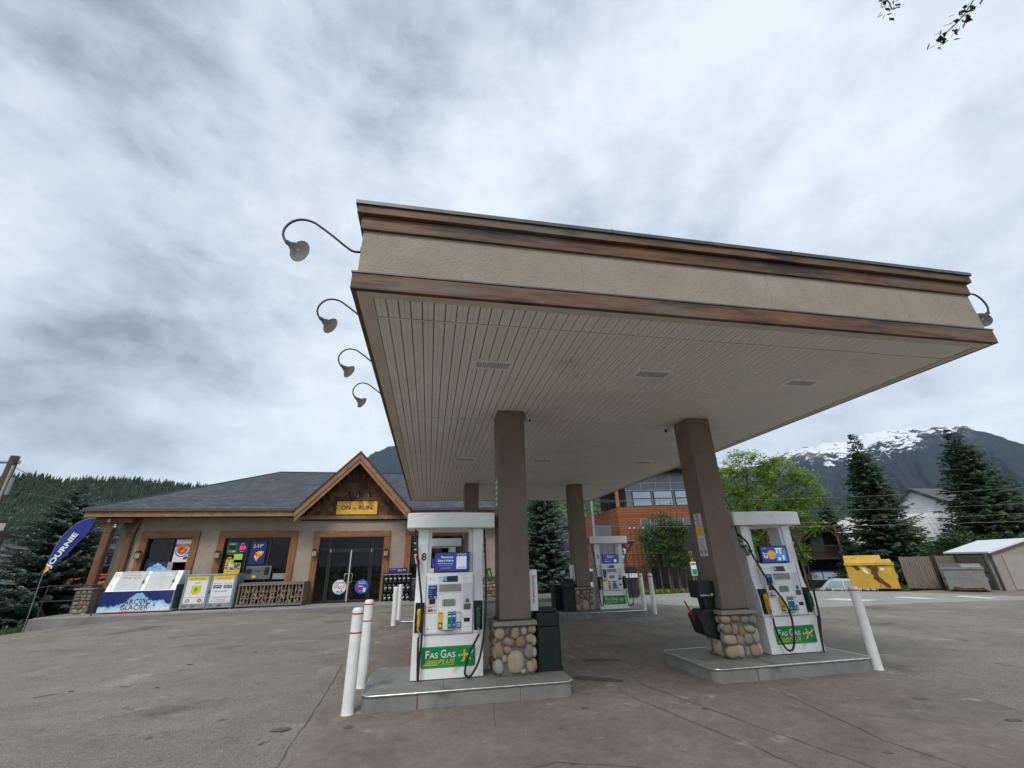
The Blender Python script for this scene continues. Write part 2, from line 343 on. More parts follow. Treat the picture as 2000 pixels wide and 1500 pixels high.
# ---------------------------------------------------------------- ground
def sm(a, b, t): t = max(0, min(1, (t-a)/(b-a))); return t*t*(3-2*t)
def G(x, y):
    g = -.075*max(0, -10.5-x)*sm(6, 18, y) if x > -22 else -.86*sm(6, 18, y)
    d = math.hypot(x, y)
    far = 0
    if x > 4:
        # beyond the far edge of the road the land falls away
        e = (y-21.8) + max(0, x-14)*.62
        far = -1.1*sm(1.0, 7, e)
        if x > 22.5 and y < 18.8: far *= 0
    return g + far
def axis(lo, hi, inner0, inner1, step):
    a = [inner0+i*step for i in range(int((inner1-inner0)/step)+1)]
    t = inner1; k = step
    while t < hi: k *= 1.5; t += k; a.append(min(t, hi))
    t = inner0; k = step
    while t > lo: k *= 1.5; t -= k; a.insert(0, max(t, lo))
    return a
xs = axis(-9000, 9000, -26, 44, 1.0); ys = axis(-9000, 9000, -6, 50, 1.0)
g = MB(); vs = [(x, y, G(x, y)-.03) for y in ys for x in xs]; nx = len(xs)
g.add(vs, [(j*nx+i, j*nx+i+1, (j+1)*nx+i+1, (j+1)*nx+i) for j in range(len(ys)-1) for i in range(nx-1)], 'grasssoil', True)
g.build('ground', kind='structure')
def sheet(name, poly, z, m, step=1.0, follow=True, kind='structure'):
    """ground sheet following G; poly is cut into a grid by bmesh bisecting"""
    import bmesh
    bm = bmesh.new(); vs = [bm.verts.new((x, y, 0)) for x, y in poly]; bm.faces.new(vs)
    if follow:
        x0 = min(p[0] for p in poly); x1 = max(p[0] for p in poly); y0 = min(p[1] for p in poly); y1 = max(p[1] for p in poly)
        for a, b, nrm, ax in ((x0, x1, (1, 0, 0), 0), (y0, y1, (0, 1, 0), 1)):
            t = math.ceil(a/step)*step
            while t < b:
                co = (t, 0, 0) if ax == 0 else (0, t, 0)
                bmesh.ops.bisect_plane(bm, geom=bm.verts[:]+bm.edges[:]+bm.faces[:], plane_co=co, plane_no=nrm); t += step
    for v in bm.verts: v.co.z = (G(v.co.x, v.co.y) if follow else 0)+z
    bmesh.ops.recalc_face_normals(bm, faces=bm.faces)
    me = bpy.data.meshes.new(name); bm.to_mesh(me); bm.free(); me.materials.append(M_[m])
    if me.polygons and me.polygons[0].normal.z < 0: me.flip_normals()
    o = bpy.data.objects.new(name, me); COL.objects.link(o); o['kind'] = kind; return o
sheet('asphalt_lot', [(-26, -8), (30, -8), (30, 10.4), (20.8, 13.25), (17, 13.75), (13, 13.9), (10, 15.8), (7.6, 18.6), (5, 20.3), (5, 20.9), (-13.8, 20.9), (-17, 17.5), (-26, 15)], 0, 'asphalt')
sheet('road', [(30, 10.4), (44, 6), (44, 9.5), (30, 11.5), (22.6, 13.3), (21.9, 15.5), (21.3, 17.4), (18.6, 20.6), (13.4, 22.0), (9.7, 21.4), (7.2, 22.3), (7.6, 18.6), (10, 15.8), (13, 13.9), (17, 13.75), (20.8, 13.25)], .002, 'road')
sheet('gravel_shoulder', [(22.6, 13.3), (30, 11.5), (44, 9.5), (44, 16), (26, 18.6), (21.3, 19.9), (19.5, 20.4), (18.6, 20.6), (21.3, 17.4), (21.9, 15.5)], -.004, 'gravel')
sheet('concrete_pad', [(-1.0, -8), (-1.02, 2), (-1.16, 5), (-1.24, 7.6), (-1.37, 15.7), (-1.4, 16.6), (7.7, 16.8), (7.55, 12.5), (7.1, 6.5), (6.5, 4.5), (5.4, 1.5), (4, -8)], .006, 'concrete')
# pad joints and cracks
jm = mat('joint_dark', (.085, .074, .064), .95, .3, 10)
def crack(pts, wd, name, seed=0):
    random.seed(seed); q = []
    for i in range(len(pts)-1):
        a, b = pts[i], pts[i+1]; n = max(2, int(math.dist(a, b)/.16))
        for k in range(n):
            t = k/n; q.append((a[0]+(b[0]-a[0])*t+random.uniform(-.012, .012), a[1]+(b[1]-a[1])*t+random.uniform(-.012, .012)))
    q.append(pts[-1]); m = MB(); vs = []
    for i, p in enumerate(q):
        a = q[max(0, i-1)]; b = q[min(len(q)-1, i+1)]; dx, dy = b[0]-a[0], b[1]-a[1]; l = math.hypot(dx, dy); h = wd*random.uniform(.4, 1)
        for sg in (-1, 1): vs.append((p[0]-dy/l*h*sg, p[1]+dx/l*h*sg, G(*p)+.0105))
    m.add(vs, [(2*i, 2*i+1, 2*i+3, 2*i+2) for i in range(len(q)-1)], jm)
    return m
cm = MB()
for i, (p, wd) in enumerate([([(4.1, 2.3), (3.45, 5.0), (3.1, 6.6)], .006), ([(3.35, 2.6), (3.1, 4.4), (2.6, 6.5)], .005), ([(4.6, 5.9), (4.35, 4.3), (4.5, 3.2)], .005), ([(3.1, 6.6), (3.0, 12), (3.05, 16.7)], .006),
                  ([(-1.2, 11.5), (3, 11.55), (7.5, 11.5)], .006), ([(1.9, 4.3), (1.2, 4.6), (.3, 4.4), (-1.05, 4.5)], .004), ([(.8, 5.6), (.9, 6.4)], .004), ([(3.0, 9.3), (5.2, 8.9), (7.2, 9.0)], .004), ([(5.3, 4.6), (4.6, 5.1)], .004)]):
    c_ = crack(p, wd, 'c', i); cm.add(c_.V, c_.F, jm)
cm.build('pad_joints', kind='structure')
cm = MB(); random.seed(3)
for i, p in enumerate([[(-2.6, 12.6), (-2.0, 12.8)], [(-3.0, 11.7), (-2.2, 12.0)], [(9.5, 6.3), (10.6, 6.7)], [(8.2, 10.6), (9.4, 10.9)], [(-5, 5), (-4.2, 5.3)], [(-1.25, 5), (-1.33, 7.5), (-1.45, 9.5)], [(-1.45, 10), (-1.5, 13)]]):
    c_ = crack(p, .0055, 'c', i+20); cm.add(c_.V, c_.F, jm)
cm.build('asphalt_cracks', kind='structure')
# oil stain puddle marks
cm = MB()
for (x, y, a, b, r) in [(2.55, 7.2, .5, .13, -.6), (3.1, 8.4, .35, .12, -.2), (2.2, 4.1, .12, .1, 0), (3.9, 3.1, .1, .08, 0), (6.1, 4.4, .1, .05, 0)]:
    random.seed(int(x*100)); n = 22; vs = []
    for k in range(n):
        t = 2*pi*k/n; q = random.uniform(.7, 1.1); u, v = a*cos(t)*q, b*sin(t)*q
        vs.append((x+u*cos(r)-v*sin(r), y+u*sin(r)+v*cos(r), .0085))
    cm.add(vs, [tuple(range(n))], mat('oil_stain', (.085, .072, .06), .7, .3, 6))
random.seed(77)
for _ in range(80):
    x, y = (random.uniform(-1.1, 7.0), random.uniform(1.5, 16)) if random.random() < .7 else (random.uniform(-9, 14), random.uniform(3, 16)); r0 = random.uniform(.012, .055)*(1.8 if random.random() < .12 else 1)
    if (-.85 < x < 2.1 or 3.95 < x < 6.9) and (6.3 < y < 8.1 or 13.7 < y < 15.5): continue
    cm.add([(x+r0*random.uniform(.6, 1.2)*cos(k*pi/5)*1.3, y+r0*random.uniform(.6, 1.2)*sin(k*pi/5), G(x, y)+.0087) for k in range(10)], [tuple(range(10))], mat('drip_stain', (.105, .088, .072), .6, .3, 6))
cm.build('oil_stains', kind='structure')
mk = MB()
for q in [[(15.45, 16.2), (16.35, 16.35), (16.9, 15.15), (16.0, 15.0)], [(18.25, 15.75), (18.95, 15.9), (19.2, 14.75), (18.6, 14.7)], [(20.45, 15.15), (21.1, 15.3), (20.95, 14.0), (20.4, 13.95)]]:
    mk.add([(x, y, G(x, y)+.008) for x, y in q], [(3, 2, 1, 0)], 'paint')
mk.build('road_marking', kind='structure')
wk = MB()
wk.box(-14.5, 6.9, 20.9, 22.7, -.9, .115, 'walk'); wk.box(-14.5, 6.9, 20.72, 20.9, -.9, .10, 'curb')
wk.build('sidewalk', kind='structure', bevel=.02)
wk = MB(); wk.box(4.6, 9.0, 23.3, 24.3, -.5, .10, 'walk'); wk.build('side_path', kind='structure', bevel=.02)
wk = MB(); wk.box(3.4, 9.4, 24.4, 28, -.5, .12, 'mulch'); wk.build('planting_bed', kind='structure')

# ---------------------------------------------------------------- forecourt canopy
XL, XR, YN, YF, ZS = -.87, 7.12, 3.58, 18.58, 4.114
can = thing('station_canopy', 'large flat canopy of tan stucco with weathered wood trim over the fuel pumps', 'canopy', (3.1, 11, 0))
def CP(m, name, **k):
    o = m.build(name, can, **k); o.location = (-3.1, -11, 0); return o
def four(name, z0, z1, off, th, mx_, my_):
    """four boards round the canopy, each proud of the stucco by off"""
    x0, x1, y0, y1 = XL+.035-off, XR-.05+off, YN+.04-off, YF-.04+off
    CP(MB().box(x0, x1, y0, y0+th, z0, z1, mx_), name, bevel=.006)
    CP(MB().box(x0, x1, y1-th, y1, z0, z1, mx_), name, bevel=.006)
    CP(MB().box(x0, x0+th, y0+th, y1-th, z0+.001, z1-.001, my_), name, bevel=.006)
    CP(MB().box(x1-th, x1, y0+th, y1-th, z0+.001, z1-.001, my_), name, bevel=.006)
four('lower_trim_board', ZS, 4.30, .04, .05, 'wood_x', 'wood_y')
four('upper_trim_board', 4.862, 5.03, .03, .05, 'wood_x', 'wood_y')
four('cornice_board', 5.036, 5.14, .075, .09, 'wood_x', 'wood_y')
fl = MB(); x0, x1, y0, y1 = XL, XR, YN, YF
def rim(m, z0, z1, off, th, mt):
    a0, a1, b0, b1 = XL+.035-off, XR-.05+off, YN+.04-off, YF-.04+off
    m.box(a0, a1, b0, b0+th, z0, z1, mt); m.box(a0, a1, b1-th, b1, z0, z1, mt); m.box(a0, a0+th, b0+th, b1-th, z0, z1, mt); m.box(a1-th, a1, b0+th, b1-th, z0, z1, mt)
rim(fl, 4.30, 4.318, .048, .06, 'flash'); rim(fl, 5.14, 5.185, .095, .2, 'flash')
for x in (1.9, 4.3): fl.box(x, x+.02, YN-.06, YN-.05, 5.142, 5.19, 'flash')
CP(fl, 'metal_flashing')
st = MB(); st.box(XL+.035, XR-.05, YN+.04, YF-.04, 4.17, 5.12, 'stucco')
for x in (1.52, 3.9, 5.9): st.box(x, x+.004, YN+.038, YN+.0402, 4.31, 4.865, mat('joint_line', (.27, .21, .165), .9))
CP(st, 'stucco_fascia')
sf = MB()
sf.box(XL+.045, XR-.06, YN+.05, YN+.15, ZS+.002, ZS+.05, 'soffit_frame'); sf.box(XL+.045, XR-.06, YF-.15, YF-.05, ZS+.002, ZS+.05, 'soffit_frame')
sf.box(XL+.045, XL+.19, YN+.15, YF-.15, ZS+.002, ZS+.05, 'soffit_frame'); sf.box(XR-.17, XR-.06, YN+.15, YF-.15, ZS+.002, ZS+.05, 'soffit_frame')
CP(sf, 'soffit_frame')
sp = MB(); z = ZS+.012; x = XL+.19; seams = [YN+.15, 4.09, 7.48, 10.91, 14.34, YF-.15]
while x < XR-.18:
    xe = min(x+.121, XR-.17)
    for a, b in zip(seams[:-1], seams[1:]):
        a += .004; b -= .004
        prof = [(x, z+.02), (x+.004, z+.02), (x+.007, z), (x+.055, z), (x+.058, z+.007), (x+.063, z+.007), (x+.066, z), (xe-.007, z), (xe-.004, z+.02), (xe, z+.02)]
        prof = [(min(p, xe), q) for p, q in prof]; n = len(prof)
        sp.add([(p, a, q) for p, q in prof]+[(p, b, q) for p, q in prof], [(i, n+i, n+i+1, i+1) for i in range(n-1)], 'soffit')
        sp.add([(x-.0045, a, z+.0150), (x+.0045, a, z+.0150), (x+.0045, b, z+.0150), (x-.0045, b, z+.0150)], [(3, 2, 1, 0)], mat('panel_gap', (.13, .115, .10), .8, .1, 3))
    x += .121
for s_ in seams[1:-1]:
    sp.box(XL+.19, XR-.17, s_-.004, s_+.004, z+.012, z+.03, 'groove'); sp.box(XL+.19, XR-.17, s_+.004, s_+.020, z-.004, z+.004, 'soffit')
random.seed(5)
for yy in (4.65, 5.2, 5.75, 6.3, 8.2, 8.9, 9.6, 10.2, 12, 13):
    xx = XL+.19+.121*3.5
    while xx < XR-.3: sp.disc((xx, yy, z-.0015), .007, .007, 'groove', n=6, X=(-1, 0, 0), Z=(0, 1, 0)); xx += .121*2
CP(sp, 'soffit_panels')

# stone pedestals: stone outlines (x, z, half width, half height) in metres from the pedestal's left base corner
ST1 = [(0.074, 0.516, 0.074, 0.077), (0.184, 0.537, 0.042, 0.056), (0.298, 0.516, 0.066, 0.08), (0.429, 0.536, 0.048, 0.057), (0.533, 0.552, 0.047, 0.05), (0.515, 0.439, 0.058, 0.056), (0.205, 0.408, 0.084, 0.053), (0.378, 0.4, 0.075, 0.071), (0.01, 0.439, 0.02, 0.031), (0.062, 0.315, 0.065, 0.105), (0.186, 0.309, 0.061, 0.05), (0.497, 0.278, 0.069, 0.095), (0.14, 0.203, 0.038, 0.049), (0.06, 0.11, 0.067, 0.095), (0.3, 0.16, 0.124, 0.153), (0.514, 0.089, 0.059, 0.078), (0.408, 0.04, 0.041, 0.033)]
ST1C = [1, 6, 0, 5, 3, 1, 3, 2, 4, 2, 3, 4, 5, 5, 1, 0, 5]
ST2 = [(0.062, 0.545, 0.085, 0.057), (0.233, 0.554, 0.079, 0.047), (0.4, 0.531, 0.075, 0.058), (0.526, 0.525, 0.055, 0.062), (0.042, 0.407, 0.087, 0.071), (0.195, 0.405, 0.057, 0.083), (0.305, 0.373, 0.049, 0.077), (0.462, 0.397, 0.1, 0.049), (0.081, 0.263, 0.109, 0.07), (0.254, 0.249, 0.07, 0.076), (0.398, 0.259, 0.085, 0.081), (0.529, 0.263, 0.042, 0.071), (0.03, 0.1, 0.124, 0.085), (0.216, 0.106, 0.072, 0.09), (0.338, 0.089, 0.042, 0.074), (0.475, 0.098, 0.091, 0.085)]
ST2C = [1, 3, 4, 4, 2, 3, 2, 1, 1, 3, 4, 5, 0, 5, 4, 3]
def pedestal(parent, x, y, kind, seed):
    random.seed(seed)
    W_ = .60; base = parent
    m = MB(); m.box(x+.03, x+W_-.03, y+.03, y+W_-.03, 0, .61, 'mortar')
    def face(lst, cols, f):
        for (a, b, ra, rb), c in zip(lst, cols):
            a = min(max(a, ra*.75), W_-ra*.75); th = min(.045, .6*min(ra, rb)+.012)
            if f == 'f': ce = (x+a, y+.028, b); rm = Matrix.Rotation(random.uniform(-.3, .3), 3, 'Y')
            elif f == 'b': ce = (x+W_-a, y+W_-.028, b); rm = Matrix.Rotation(random.uniform(-.3, .3), 3, 'Y')
            elif f == 'l': ce = (x+.028, y+W_-a, b); rm = Matrix.Rotation(pi/2, 3, 'Z') @ Matrix.Rotation(random.uniform(-.3, .3), 3, 'Y')
            else: ce = (x+W_-.028, y+a, b); rm = Matrix.Rotation(pi/2, 3, 'Z') @ Matrix.Rotation(random.uniform(-.3, .3), 3, 'Y')
            m.ball(ce, (ra*.98, th, rb*.98), STONES[c], n=16, k=8, jit=.05, rotm=rm, sq=.82)
    A, AC = (ST1, ST1C) if kind == 1 else (ST2, ST2C); B, BC = (ST2, ST2C) if kind == 1 else (ST1, ST1C)
    face(A, AC, 'f'); face(B, [random.randrange(7) for _ in B], 'l'); face(B, [random.randrange(7) for _ in B], 'r'); face(A, AC, 'b')
    o = m.build('stone_pedestal', base)
    m = MB(); cxs = [x-.02, x+.31, x+W_+.02]
    for a, b in zip(cxs[:-1], cxs[1:]): m.box(a+.001, b-.001, y-.03, y+W_/2, .612, .668, 'capstone'); m.box(a+.001, b-.001, y+W_/2+.002, y+W_+.03, .612, .667, 'capstone')
    m.build('capstone', base, bevel=.006)
    m = MB(); m.box(x+.055, x+W_-.055, y+.045, y+W_-.055, .668, .69, 'groove'); m.build('column_flashing', base)
def thing_part(parent, name):
    o = bpy.data.objects.new(name, None); COL.objects.link(o); o.parent = parent; o.empty_display_size = .1; return o
COLS = [(1.07, 6.95, 1, 'n'), (4.72, 6.95, 2, 'n'), (1.07, 14.34, 2, 'f'), (4.72, 14.34, 1, 'f')]
IZ = .187
clab = ['front column beside the pump numbered 8, with the extinguisher box', 'front column with the squeegee bucket on its side', 'rear column seen past the pump numbered 8', 'rear column beside the pump numbered 2']
for i, (x, y, kd, _) in enumerate(COLS):
    c = thing_part(can, 'column'); c.location = (x-3.1, y-11, IZ); c['label'] = 'tan ' + clab[i]
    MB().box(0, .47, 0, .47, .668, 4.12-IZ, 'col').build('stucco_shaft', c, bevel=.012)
    pedestal(c, -.085, -.065, kd, 11+i)
# ceiling light fixtures
random.seed(9)
def make_light():
    t = thing('ceiling_light', 'x', 'ceiling light'); m = MB(); [m.box(*q, -.018, .012, 'white') for q in ((-.28, .28, -.12, -.085), (-.28, .28, .085, .12), (-.28, -.23, -.085, .085), (.23, .28, -.085, .085))]; m.build('fixture_frame', t, bevel=.004)
    m = MB(); m.box(-.225, .225, -.08, .08, -.016, -.0125, 'white2')
    for k in range(13):
        for j in range(4): m.box(-.205+k*.033, -.190+k*.033, -.066+j*.036, -.046+j*.036, -.0185, -.0165, 'shade_grey' if (k+j) % 3 else 'groove')
    m.build('louvre', t); return t
lt0 = make_light(); FL = 0
for y, row, xs_ in ((5.1, 'front', (.72, 3.05, 5.56)), (10.75, 'rear', (.80, 2.85, 5.70))):
    for x in xs_:
        o = lt0 if FL == 0 else copy_tree(lt0); FL = 1; o.location = (x, y, ZS+.008); o['group'] = 'flush lights in the canopy ceiling'
        side = {.72: 'left', .80: 'left', 3.05: 'middle', 2.85: 'middle', 5.56: 'right', 5.70: 'right'}[x]
        o['label'] = 'flush louvred ceiling light, the %s one of the %s row under the canopy' % (side, row)

# gooseneck lamps
def gooseneck(flip=False):
    t = thing('gooseneck_lamp', 'x', 'lamp'); s = -1
    p = spline([(0, 0, 0), (.07*s, 0, 0), (.13*s, 0, .03), (.30*s, 0, .17), (.43*s, 0, .27), (.53*s, 0, .335), (.64*s, 0, .352), (.73*s, 0, .31), (.785*s, 0, .22), (.79*s, 0, .13), (.76*s, 0, .06), (.735*s, 0, .03)], 6)
    MB().tube(p, .0125, 'black', n=8).build('gooseneck_arm', t)
    MB().lathe([(0, -.005), (.055, -.005), (.055, .03), (0, .032)], (.03, 0, 0), 'black', axis=(-1, 0, 0)).build('mounting_plate', t)
    ax = Vector((.78, -.12, -.62)).normalized(); c = Vector((.735*s, 0, .035))
    MB().lathe([(0, -.01), (.024, -.005), (.026, .05), (.034, .06), (.034, .075), (.046, .085), (.052, .115), (.068, .14), (.112, .185), (.116, .19)], c, 'black', axis=ax).build('lamp_shade', t)
    inner = mat('shade_inside', (.72, .74, .74), .5, .1, 9)
    sh = MB().lathe([(.111, .189), (.064, .141), (.03, .12), (0, .118)], c, inner, axis=ax)
    sh.build('shade_lining', t)
    MB().lathe([(0, .178), (.018, .174), (.025, .155), (.016, .12)], c, 'paper', axis=ax, n=10).build('bulb', t)
    return t
gl = gooseneck(); ord_ = ['nearest', 'second', 'third', 'farthest']
for i in range(4):
    o = gl if i == 0 else copy_tree(gl); o.location = (XL+.035-.03, 3.78+1.49*i, 4.71)
    o['label'] = 'black gooseneck lamp on the left side of the canopy, %s from the viewer' % ord_[i]; o['group'] = 'gooseneck lamps along the canopy edge'
o = copy_tree(gl); o.location = (XR-.05+.03, 3.9, 4.80); o.rotation_euler.z = pi
o['label'] = 'gooseneck lamp with pale shade peeking past the right corner of the canopy'; o['group'] = 'gooseneck lamps along the canopy edge'

# ---------------------------------------------------------------- islands
def rrect(x0, x1, y0, y1, r, n=5):
    o = []
    for cx_, cy_, a in ((x1-r, y0+r, -90), (x1-r, y1-r, 0), (x0+r, y1-r, 90), (x0+r, y0+r, 180)):
        for k in range(n+1): t = R_(a+90*k/n); o.append((cx_+r*cos(t), cy_+r*sin(t)))
    return o
def island(x, y, lab):
    t = thing('pump_island', lab, 'curb island', (x, y, 0), 'raised concrete pump islands')
    o = MB().prism(rrect(0, 2.71, 0, 1.48, .13), 'z', -.05, IZ-.004, 'curb').build('concrete_curb', t)
    q = rrect(-.006, 2.716, -.006, 1.486, .135); q.append(q[0])
    MB().tube([(a, b, IZ-.014) for a, b in q], .014, 'steel', n=6, caps=False).build('steel_edge', t)
    rust = mat('rust_stain', (.16, .075, .025), .9, .3, 12); m = MB()
    for jx, rr in ((.68, 1), (1.98, 0)): m.box(jx, jx+.005, -.0015, .01, .0, IZ-.02, 'groove'); (m.box(jx-.012, jx+.002, -.002, .009, .0, IZ-.02, rust) if rr else None)
    m.box(1.0, 1.004, .0, 1.48, IZ-.0035, IZ-.002, 'groove')
    m.build('joint', t); return t
island(-.73, 6.45, 'concrete pump island with steel edge under the pump numbered 8')
island(4.06, 6.45, 'concrete pump island with steel edge under the pump numbered 6')
island(-.73, 13.84, 'concrete pump island at the rear left, mostly behind the pump numbered 8')
island(4.06, 13.84, 'concrete pump island at the rear under the pump numbered 2')

# ---------------------------------------------------------------- bollards
def bollard(x, y, h, stripes, lab, dark=False, lean=0.0):
    t = thing('bollard', lab, 'bollard', (x, y, G(x, y)), 'white steel bollards guarding the pumps'); r = .071
    prof = [(r+.008, 0), (r+.001, .03), (r, .06)]+[(r, h-.06), (r*.98, h-.035), (r*.88, h-.014), (r*.6, h-.002), (0, h)]
    MB().lathe(prof, (0, 0, 0), 'bollard', n=24).build('post', t)
    for z in stripes: MB().lathe([(r, z), (r+.0015, z), (r+.0015, z+.017), (r, z+.017)], (0, 0, 0), 'black' if dark else 'red', n=24, smooth=False).build('stripe', t)
    t.rotation_euler.y = lean
bollard(-.874, 6.49, 1.15, (1.07, .855), 'white bollard with two red stripes, nearest to the camera on the left')
bollard(-.882, 7.70, 1.16, (1.085, .86), 'white bollard with two red stripes, just behind the nearest left one')
bollard(-.93, 14.6, 1.04, (), 'plain white bollard before the jug rack, the nearer of two')
bollard(-.87, 16.0, 1.05, (), 'plain white bollard before the jug rack, the farther of two')
bollard(6.87, 6.53, 1.16, (1.095,), 'white bollard with one red stripe beside the right island corner')
bollard(7.12, 7.9, 1.15, (1.06, .98), 'white bollard half hidden behind the pump numbered 6')
bollard(7.26, 14.3, 1.2, (1.10,), 'white bollard with dark band, right of the pump numbered 2', True)
bollard(7.5, 15.5, 1.17, (1.08,), 'white bollard with dark band, close behind the hose of the pump numbered 2', True)

# ---------------------------------------------------------------- fuel pumps
def runner(m, x, z, s, y):
    X = (s, 0, 0); Z = (0, 0, s); O = (x, y, z)
    m.disc((x+.36*s, y, z+.88*s), .10*s, .10*s, 'yellow', 12)
    m.poly([(.28, .76), (.52, .74), (.60, .45), (.45, .36), (.30, .42)], O, X, Z, 'yellow')
    m.poly([(.30, .46), (.46, .38), (.34, .05), (.10, .02), (.08, .12), (.24, .15)], O, X, Z, 'yellow')
    m.poly([(.44, .44), (.58, .42), (.72, .34), (.88, .14), (.98, .18), (.80, .46), (.60, .54)], O, X, Z, 'yellow')
    m.poly([(.30, .74), (.34, .62), (.12, .46), (.02, .50)], O, X, Z, 'yellow')
    m.poly([(.55, .46), (1.0, .62), (1.18, .86), (.92, .98), (1.05, .84), (.90, .70), (.56, .60)], O, X, Z, 'paper')
    m.poly([(-.18, .66), (-.02, .52), (-.06, .40), (-.14, .50)], O, X, Z, 'paper')
def nozzle(parent, x, z, m_, name='nozzle'):
    t = thing_part(parent, name); t.location = (x, -.045, z)
    m = MB(); m.lathe([(0, .028), (.026, .024), (.036, .0), (.034, -.03), (.026, -.06), (.024, -.10), (.025, -.15), (.019, -.20), (.017, -.245), (0, -.248)], (0, 0, -.03), m_, n=12, axis=(.03, 0, 1))
    m.box(-.024, .024, -.03, -.012, -.145, -.08, m_); m.box(-.012, .012, -.05, -.03, -.22, -.06, m_)
    m.build('nozzle_body', t, bevel=.004)
    MB().tube([(-.002, 0, -.27), (.006, .002, -.30), (.018, .0, -.33), (.02, 0, -.36)], .013, 'chrome', n=8).build('swivel', t)
    return t
def pump(x, y, z0, num, screen, lab, hoses, tags, group='white double-sided fuel pumps'):
    t = thing('fuel_pump', lab, 'fuel pump', (x, y, z0), group)
    D = .50
    m = MB(); m.box(0, 1.0, 0, D, .004, .53, 'white'); m.build('base_cabinet', t, bevel=.006)
    # side legs with their flared profile
    prof = [(.004, .534), (.004, .60), (.012, .80), (.035, .93), (.065, 1.02), (.085, 1.12), (.09, 1.25), (.09, 1.968)]
    pf = prof+[(D-a, b) for a, b in reversed(prof)]
    for a, b in ((0, .155), (.845, 1.0)): MB().prism(pf, 'x', a, b, 'white').build('side_leg', t, bevel=.006)
    m = MB(); m.box(.157, .205, .115, D-.115, 1.345, 1.968, 'white2'); m.box(.787, .843, .115, D-.115, 1.345, 1.968, 'white2'); m.box(.205, .787, .115, D-.115, 1.93, 1.968, 'white2'); m.build('window_frame', t)
    # console
    cons = MB(); pc = [(.0, .536), (-.012, .56), (-.012, 1.20), (.03, 1.335), (.10, 1.345)]; pc = pc+[(D-a, b) for a, b in reversed(pc)]
    cons.prism(pc, 'x', .160, .842, 'white'); cons.build('console', t, bevel=.005)
    y_ = -.0125; d = MB()
    def R(a, b, c, e, mt, k=0, yy=None): q = (yy if yy is not None else y_)-.0012*(k+1); d.box(a, b, q, q+.001, c, e, mt)
    for q in ((.160, .842, .533, .536), (.156, .160, .533, 1.30), (.842, .846, .533, 1.30)): d.box(q[0], q[1], -.0135, -.008, q[2], q[3], 'groove')
    R(.185, .32, .915, 1.185, 'white2'); R(.335, .672, .555, 1.19, 'white2'); R(.69, .835, .84, 1.19, 'white2')
    R(.345, .665, 1.085, 1.18, 'shade_grey', 1); R(.345, .665, .84, 1.06, 'white', 1)  # flat grey patch painted as the shade of the console alcove
    for q in ((.182, .323, .912, .9135), (.182, .1835, .912, 1.188), (.69, .836, .765, .7665), (.69, .836, .62, .6215), (.8345, .836, .62, .765)): R(*q, 'shade_grey', 2)
    R(.71, .81, .84, .916, mat('chip_grey', (.12, .12, .115), .5, .4, 60), 2); R(.735, .785, .93, .985, mat('chip_grey'), 2); R(.715, .80, .684, .735, 'black', 2); d.disc((.70, y_-.005, .742), .005, .005, 'black', 8)
    R(.208, .294, .93, .995, 'black', 3); d.disc((.25, y_-.006, .96), .01, .008, 'red', 8)
    R(.165, .315, .810, .897, 'groove', 1); R(.169, .311, .814, .893, 'paper', 2); R(.19, .255, .83, .862, 'red', 3); d.add([(.255, y_-.006, .826), (.272, y_-.006, .846), (.255, y_-.006, .866)], [(0, 1, 2)], 'red'); d.disc((.288, y_-.006, .847), .013, .013, 'shade_grey', 12); R(.19, .25, .876, .886, 'groove', 3)
    d.disc((.20, y_-.003, .612), .009, .009, 'black', 10); d.disc((.21, .005-.012, 1.262), .008, .008, 'black', 10)
    d.text('INSERT CARD', (.36, y_-.004, 1.045), .07, .006, 'groove'); d.box(.60, .66, y_-.008, y_-.002, 1.035, 1.043, 'white')
    d.build('console_trim', t)
    top = MB(); top.T = Matrix.Translation((0, -.012, 1.20)) @ Matrix.Rotation(math.atan2(.042, .135), 4, 'X').inverted()
    # display strip lies on the sloping top of the console
    top.box(.325, .385, -.003, -.001, .012, .095, 'paper'); top.box(.385, .448, -.003, -.001, .012, .095, 'lblue'); top.box(.45, .615, -.0035, -.001, .012, .095, 'black')
    top.box(.39, .444, -.004, -.003, .016, .032, 'blue'); top.box(.425, .43, -.004, -.003, .06, .085, 'groove')
    for k in range(3): top.box(.33, .378, -.004, -.003, .03+.025*k, .034+.025*k, 'shade_grey')
    top.text('VOLUME', (.335, -.0045, .085), .035, .007, 'groove')
    top.ring((.72, -.004, .055), .022, .026, 'shade_grey', 20, Z=(0, 0, .6)); top.ring((.27, -.004, .055), .03, .033, 'shade_grey', 20, Z=(0, 0, .5))
    top.build('price_display', t)
    kp = MB(); kp.box(.415, .568, y_-.008, y_-.002, .893, .986, 'shade_grey'); kp.box(.43, .553, y_-.010, y_-.0085, .90, .98, 'lcd')
    for k in range(4):
        for xx in (.403, .423, .562, .582): kp.box(xx-.006, xx+.006, y_-.009, y_-.0085, .90+k*.021, .912+k*.021, 'groove')
    kp.build('card_screen', t)
    ps = MB(); ps.box(.19, .312, y_-.006, y_-.003, 1.0, 1.172, 'blue'); 
    for k, (w_, zz) in enumerate(((.085, 1.145), (.08, 1.13), (.04, 1.10), (.035, 1.075), (.04, 1.05), (.05, 1.02))): ps.box(.205, .205+w_, y_-.0072, y_-.0062, zz, zz+(.009 if k < 2 else .005), 'lblue')
    ps.box(.275, .293, y_-.0072, y_-.0062, 1.085, 1.10, 'red'); ps.box(.28, .298, y_-.0072, y_-.0062, 1.005, 1.03, 'paper'); ps.build('notice_poster', t)
    # grade selector
    gs = MB(); pts = [(.338, .015), (.37, -.018), (.51, -.034), (.65, -.018), (.687, .015)]
